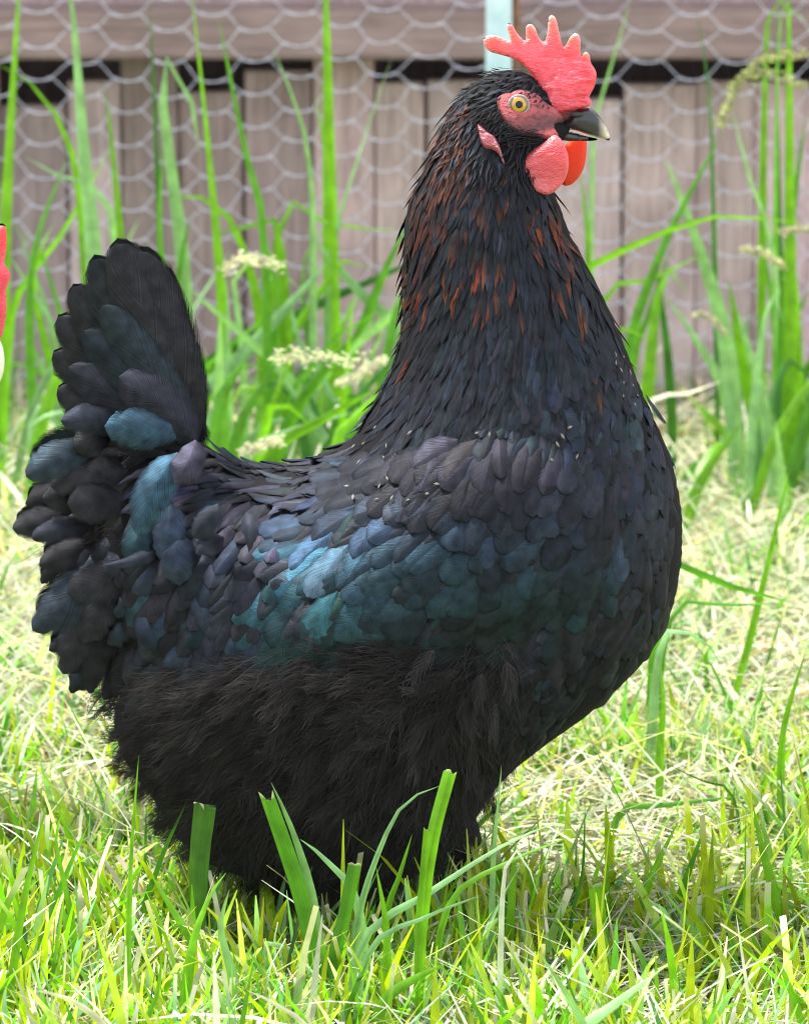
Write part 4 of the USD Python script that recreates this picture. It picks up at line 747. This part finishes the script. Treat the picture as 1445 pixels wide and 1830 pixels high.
clump('tall_grass', 'tall grass clump at the left edge of the photo, with a bright upright blade', TG, 1.12, 60, [
    ([(2, 740), (8, 400), (32, 0), (40, -90)], 20, LIME), ([(140, 330), (70, 165), (-10, 110)], 13, LIME, {'dY': -.1}), ([(60, 780), (55, 480), (120, 280)], 14, GRASS), ([(200, 385), (130, 330), (45, 280)], 15, MINT), ([(100, 700), (60, 500), (95, 400)], 14, LIME), ([(20, 560), (110, 420), (200, 260)], 12, LIME)], 26, (-120, 130))
clump('tall_grass', 'tall grass clump with broad pale blades rising behind the tail of the black hen', TG, 1.05, 230, [
    ([(168, 500), (150, 300), (128, 0), (118, -60)], 27, MINT), ([(220, 520), (205, 320), (188, 150)], 16, LIME), ([(292, 640), (278, 250), (266, -20)], 10, DEEP), ([(330, 520), (300, 260), (284, 118), (318, 120), (350, 210), (356, 275)], 20, MINT), ([(300, 560), (285, 420), (290, 260)], 14, GRASS), ([(300, 800), (312, 540), (340, 380)], 18, GRASS), ([(395, 700), (310, 580), (240, 480)], 12, LIME)], 24, (130, 300))
clump('tall_grass', 'tall grass clump behind the back of the black hen, with a broad leaf slanting up right', TG, 1.0, 470, [
    ([(400, 560), (375, 270), (345, 0), (335, -60)], 19, LIME), ([(470, 420), (435, 260), (390, 30)], 14, GRASS), ([(560, 640), (552, 280), (488, 85)], 12, MINT), ([(350, 730), (430, 640), (520, 540), (592, 462)], 26, MINT, {'twist': (.1, .2)}),
    ([(470, 700), (455, 520), (395, 370), (300, 350)], 18, LIME), ([(500, 430), (440, 405), (380, 420)], 20, LIME), ([(480, 700), (500, 540), (470, 420)], 18, GRASS), ([(440, 740), (432, 600), (420, 480), (480, 470), (540, 520)], 14, MINT)], 34, (330, 560),
    [([(400, 482), (440, 462), (505, 475)], 32, .8, G_(.68, .65, .6)), ([(425, 808), (470, 795), (505, 785)], 26, .6, G_(.68, .66, .6))])
clump('tall_grass', 'tall grass clump left of the neck of the black hen, its tallest blade leaving the frame', TG, 1.05, 610, [
    ([(592, 600), (588, 300), (582, 0), (580, -90)], 23, LIME, {'twist': (0, 0.1)}), ([(600, 560), (590, 330), (562, 165)], 15, LIME), ([(592, 470), (640, 280), (705, 88)], 9, MINT), ([(720, 620), (640, 520), (548, 412)], 24, MINT), ([(610, 700), (690, 480), (740, 380)], 20, GRASS), ([(560, 700), (540, 480), (600, 380)], 14, GRASS), ([(680, 720), (705, 560), (745, 470)], 22, GRASS), ([(500, 395), (600, 405), (720, 412)], 13, LIME)], 26, (540, 740),
    [([(485, 640), (560, 635), (660, 650)], 38, .7, G_(.68, .65, .6)), ([(600, 690), (640, 668), (690, 640)], 22, .8, G_(.66, .63, .58))])
clump('low_grass', 'low mixed grass clump in the dip between tail and neck of the black hen', 'low grass behind the hen', .8, 520, [
    ([(420, 800), (450, 720), (500, 640)], 24, GRASS), ([(480, 820), (560, 760), (680, 690)], 20, LIME), ([(600, 800), (640, 740), (690, 690)], 26, LIME), ([(430, 830), (520, 770), (640, 735)], 14, MINT), ([(390, 760), (400, 700), (440, 640)], 40, GRASS)], 46, (380, 760))
clump('tall_grass', 'tall grass clump right of the neck of the black hen, with a pale arching blade', TG, 1.0, 1130, [
    ([(1050, 480), (1046, 390), (1036, 300)], 15, LIME), ([(1050, 500), (1110, 450), (1190, 414), (1290, 386), (1445, 400)], 14, LIME), ([(1070, 550), (1150, 505), (1260, 452)], 11, LIME), ([(1120, 640), (1185, 440), (1240, 330), (1292, 234)], 17, GRASS), ([(1130, 660), (1160, 560), (1200, 440)], 13, GRASS), ([(1060, 240), (1085, 140), (1130, -10)], 9, MINT, {'Y': 1.2}), ([(1160, 725), (1220, 705), (1290, 680)], 12, STRAW)], 10, (1060, 1230),
    [([(1285, 225), (1305, 170), (1325, 140), (1375, 132), (1440, 155)], 22, 1.0, G_(.40, .42, .22)), ([(1330, 130), (1365, 105), (1445, 95)], 16, 1.0, G_(.40, .42, .22))])
clump('tall_grass', 'tall grass clump at the right edge of the photo, with a bright yellow green upright blade', TG, 1.05, 1350, [
    ([(1300, 640), (1250, 450), (1188, 280)], 26, MINT), ([(1282, 700), (1276, 400), (1266, 150), (1240, 0)], 9, DEEP), ([(1396, 600), (1390, 300), (1384, 30)], 9, DEEP), ([(1385, 480), (1340, 320), (1306, 190)], 11, MINT), ([(1352, 770), (1325, 640), (1302, 500)], 22, LIME, {'twist': (.1, .1)}), ([(1400, 560), (1415, 380), (1440, 200)], 17, GRASS), ([(1300, 720), (1240, 600), (1184, 522)], 17, MINT),
    ([(1395, 770), (1390, 600), (1362, 430)], 22, GRASS), ([(1420, 740), (1410, 600), (1445, 520)], 22, GRASS), ([(1410, 90), (1405, 40), (1375, -20)], 18, LIME), ([(1370, 40), (1410, 38), (1460, 52)], 13, LIME), ([(1390, 100), (1405, 40), (1430, -20)], 12, GRASS)], 26, (1290, 1520),
    [([(1325, 445), (1360, 452), (1400, 475)], 15, 1.0), ([(1395, 415), (1425, 408), (1460, 412)], 14, 1.0), ([(1240, 560), (1270, 570), (1300, 600)], 12, 1.0)])
clump('tall_grass', 'single bright jointed grass stem standing right of the breast of the black hen', None, .45, 1360, [
    ([(1312, 1250), (1338, 1150), (1362, 1050), (1385, 950), (1410, 840)], 15, LIME)], 0)
clump('low_grass', 'low flat green leaves lying just right of the breast of the black hen', 'low grass behind the hen', .42, 1270, [
    ([(1190, 1030), (1290, 1045), (1415, 1078)], 24, GRASS, {'Y': .35}), ([(1200, 1100), (1300, 1082), (1410, 1078)], 12, GRASS, {'Y': .35}), ([(1180, 1150), (1250, 1140), (1290, 1190)], 22, MINT, {'Y': .25})], 0)
clump('grass_tuft', 'tuft of long cut blades before the belly of the black hen', 'cut grass tufts in front', -.13, 570, [
    ([(575, 1790), (540, 1620), (505, 1510), (474, 1424)], 36, GRASS * 1.1, {'cut': True, 'Y': -.14, 'twist': (.2, .7)}), ([(580, 1790), (556, 1600), (520, 1480), (484, 1398)], 22, MINT, {'Y': -.135, 'twist': (.1, .3)}), ([(640, 1620), (585, 1540), (536, 1500)], 22, MINT, {'Y': -.125}), ([(590, 1750), (615, 1640), (634, 1545)], 27, GRASS, {'cut': True, 'Y': -.14}),
    ([(640, 1640), (690, 1490), (730, 1430), (788, 1404)], 14, MINT, {'Y': -.13}), ([(610, 1790), (572, 1680), (545, 1620)], 14, LIME, {'Y': -.14}), ([(480, 1730), (470, 1690), (500, 1690), (560, 1715)], 16, MINT, {'Y': -.13})])
clump('grass_tuft', 'tuft of bright cut blades at the front foot of the black hen', 'cut grass tufts in front', -.14, 740, [
    ([(752, 1660), (772, 1500), (804, 1376)], 27, LIME, {'cut': True, 'twist': (0, .2)}), ([(748, 1700), (754, 1590), (764, 1480)], 15, LIME, {'cut': True}), ([(690, 1640), (712, 1570), (736, 1492)], 16, LIME), ([(690, 1760), (690, 1660), (672, 1550)], 19, LIME), ([(650, 1680), (760, 1600), (900, 1510), (1000, 1468)], 16, MINT), ([(800, 1620), (900, 1545), (1022, 1494)], 14, LIME), ([(880, 1570), (888, 1460), (896, 1368)], 13, MINT),
    ([(660, 1700), (760, 1640), (860, 1600)], 14, MINT), ([(680, 1800), (740, 1750), (802, 1722)], 26, LIME, {'Y': -.2}), ([(900, 1560), (935, 1530), (960, 1600)], 15, G_(.45, .5, .4))])
clump('grass_tuft', 'single broad flat topped cut blade before the rear fluff of the black hen', 'cut grass tufts in front', -.085, 355, [
    ([(350, 1600), (354, 1520), (366, 1434)], 46, GRASS * .7, {'cut': True, 'twist': (1.0, .1), 'Y': -.085})])
clump('grass_tuft', 'yellow green tuft at the lower left of the photo, below the rear fluff', 'cut grass tufts in front', -.15, 330, [
    ([(330, 1790), (345, 1680), (375, 1600), (404, 1560)], 24, LIME * 1.1), ([(380, 1740), (330, 1660), (268, 1560)], 22, LIME), ([(230, 1650), (236, 1500), (248, 1350)], 12, LIME), ([(20, 1760), (45, 1600), (84, 1436)], 17, LIME), ([(70, 1700), (120, 1560), (160, 1470)], 15, GRASS), ([(130, 1650), (100, 1500), (120, 1440)], 14, LIME), ([(420, 1760), (395, 1660), (410, 1590)], 24, MINT * .8)])
clump('grass_tuft', 'tuft of cut blades on the lower right lawn, in front of the black hen', 'cut grass tufts in front', -.05, 1100, [
    ([(1085, 1760), (1075, 1680), (1062, 1585)], 30, LIME * 1.1, {'cut': True}), ([(1120, 1740), (1150, 1600), (1210, 1470)], 18, LIME), ([(1180, 1700), (1230, 1560), (1262, 1470)], 16, GRASS), ([(1105, 1455), (1180, 1440), (1330, 1422)], 14, GRASS, {'Y': .1}), ([(1400, 1660), (1365, 1530), (1345, 1440)], 22, LIME), ([(1330, 1560), (1330, 1490), (1335, 1430)], 18, LIME), ([(1020, 1640), (1040, 1560), (1045, 1430)], 9, DEEP), ([(1310, 1425), (1250, 1395), (1185, 1362)], 6, DEEP, {'Y': .1}), ([(1180, 1340), (1185, 1260), (1180, 1180)], 18, LIME, {'Y': .2}), ([(1395, 1420), (1400, 1300), (1440, 1160)], 16, LIME, {'Y': .15})])
clump('grass_tuft', 'blurred pale blades nearest the camera at the bottom of the photo', 'cut grass tufts in front', -.3, 1050, [
    ([(1020, 1860), (1090, 1800), (1182, 1732)], 30, MINT * 1.3), ([(1050, 1860), (1000, 1760), (960, 1700)], 22, MINT), ([(1260, 1860), (1290, 1780), (1300, 1720)], 18, LIME), ([(870, 1860), (820, 1760), (760, 1710)], 16, GRASS), ([(560, 1860), (500, 1800), (440, 1770)], 16, STRAW), ([(200, 1860), (130, 1790), (60, 1770)], 20, STRAW), ([(250, 1860), (280, 1780), (290, 1700)], 16, LIME)])

def lawn(name, N, seed, ylo, yhi, lmin, lmax, wmin, wmax, cols, wts, lie, zmax=0.0, seg=4, density=None, keep=None):
    r = np.random.default_rng(seed); y = r.uniform(ylo, yhi, N); half = (y + D) * .085 + np.where(r.random(N) < .22, .35, .03); x = r.uniform(-1, 1, N) * half
    if density is not None: k = r.random(N) < density(x, y); x, y = x[k], y[k]; N = len(x)
    L = r.uniform(lmin, lmax, N) * np.exp(r.normal(0, .2, N)); W = r.uniform(wmin, wmax, N); az = r.uniform(0, 2 * np.pi, N); tilt = np.abs(r.normal(lie, .25, N)); bend = np.abs(r.normal(.5, .4, N)); s = np.linspace(0, 1, seg + 1)
    pos = np.stack([x, y, r.uniform(-.004, zmax, N)], -1); c = [pos]; d = np.stack([np.cos(az), np.sin(az)], -1)
    for k in range(seg):
        a = np.clip(tilt + bend * s[k], 0, 1.62 if zmax == 0 else 1.75)
        c.append(c[-1] + np.concatenate([d * np.sin(a)[:, None], np.cos(a)[:, None]], 1) * (L / seg)[:, None])
    c = np.stack(c, 1); c[..., 2] = np.maximum(c[..., 2], -.003 + .004 * r.random((N, 1)))
    yaw = az + np.pi / 2 + r.normal(0, .5, N); b = np.stack([np.cos(yaw), np.sin(yaw), r.normal(0, .35, N)], -1); w = W[:, None] / 2 * np.array([.8, 1, .9, .65, .12])[None] if seg == 4 else W[:, None] / 2 * np.ones((1, seg + 1))
    cutm = r.random(N) < .2; w = np.where(cutm[:, None], np.maximum(w, W[:, None] * .3), w)
    v = np.stack([c - b[:, None] * w[..., None], c + b[:, None] * w[..., None]], 2).reshape(-1, 3)
    q = np.arange(seg)[:, None] * 2 + np.array([0, 1, 3, 2])[None]; f = (np.arange(N)[:, None, None] * (seg + 1) * 2 + q[None]).reshape(-1, 4); f = np.vstack([f[:, [0, 1, 2]], f[:, [0, 2, 3]]])
    C_ = np.array(cols)[r.choice(len(cols), N, p=np.array(wts) / sum(wts))] * np.exp(r.normal(0, .22, (N, 1))) * np.exp(r.normal(0, .06, (N, 3)))
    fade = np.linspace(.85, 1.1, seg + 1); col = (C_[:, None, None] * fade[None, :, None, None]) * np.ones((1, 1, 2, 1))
    col[cutm, -1] = STRAW * .9
    guv = np.zeros((len(v), 3)); guv[:, 1] = np.tile([-1, 1], len(v) // 2) + np.repeat(r.random(N) * 40, (seg + 1) * 2)
    return v, f, {'col': col.reshape(-1, 3), 'guv': guv}
def patchy(sc, seed, a=.35, b=.6):
    return lambda x, y: np.clip((fbm(np.stack([x * sc, y * sc, 0 * x], -1), 3, seed) - a) / (b - a), .08, 1)
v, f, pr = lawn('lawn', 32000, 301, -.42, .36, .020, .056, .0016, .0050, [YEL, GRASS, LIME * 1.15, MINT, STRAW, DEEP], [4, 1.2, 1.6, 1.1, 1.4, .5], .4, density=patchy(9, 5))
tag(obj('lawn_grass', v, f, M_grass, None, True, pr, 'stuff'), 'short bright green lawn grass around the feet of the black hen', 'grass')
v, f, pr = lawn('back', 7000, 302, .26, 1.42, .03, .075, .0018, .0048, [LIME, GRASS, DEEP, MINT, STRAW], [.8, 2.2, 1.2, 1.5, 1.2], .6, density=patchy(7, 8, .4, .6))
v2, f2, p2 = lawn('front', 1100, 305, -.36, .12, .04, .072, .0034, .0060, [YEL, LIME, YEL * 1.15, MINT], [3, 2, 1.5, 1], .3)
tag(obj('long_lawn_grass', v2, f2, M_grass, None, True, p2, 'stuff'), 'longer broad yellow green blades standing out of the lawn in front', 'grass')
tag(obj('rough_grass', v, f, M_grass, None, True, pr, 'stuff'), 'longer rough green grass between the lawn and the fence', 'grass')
v, f, pr = lawn('straw', 76000, 303, -.42, 1.42, .03, .10, .0007, .0024, [STRAW, HAY, STRAW * 1.15, G_(.26, .31, .19), G_(.30, .18, .09)], [2.0, 2.2, 1.0, 2.2, .35], 1.35, .020, density=lambda x, y: np.clip(.26 + (y - .0) * 2.6, .26, 1))
tag(obj('dry_clippings', v, f, M_grass, None, True, pr, 'stuff'), 'pale dry grass clippings lying across the lawn and up to the fence', 'clippings')
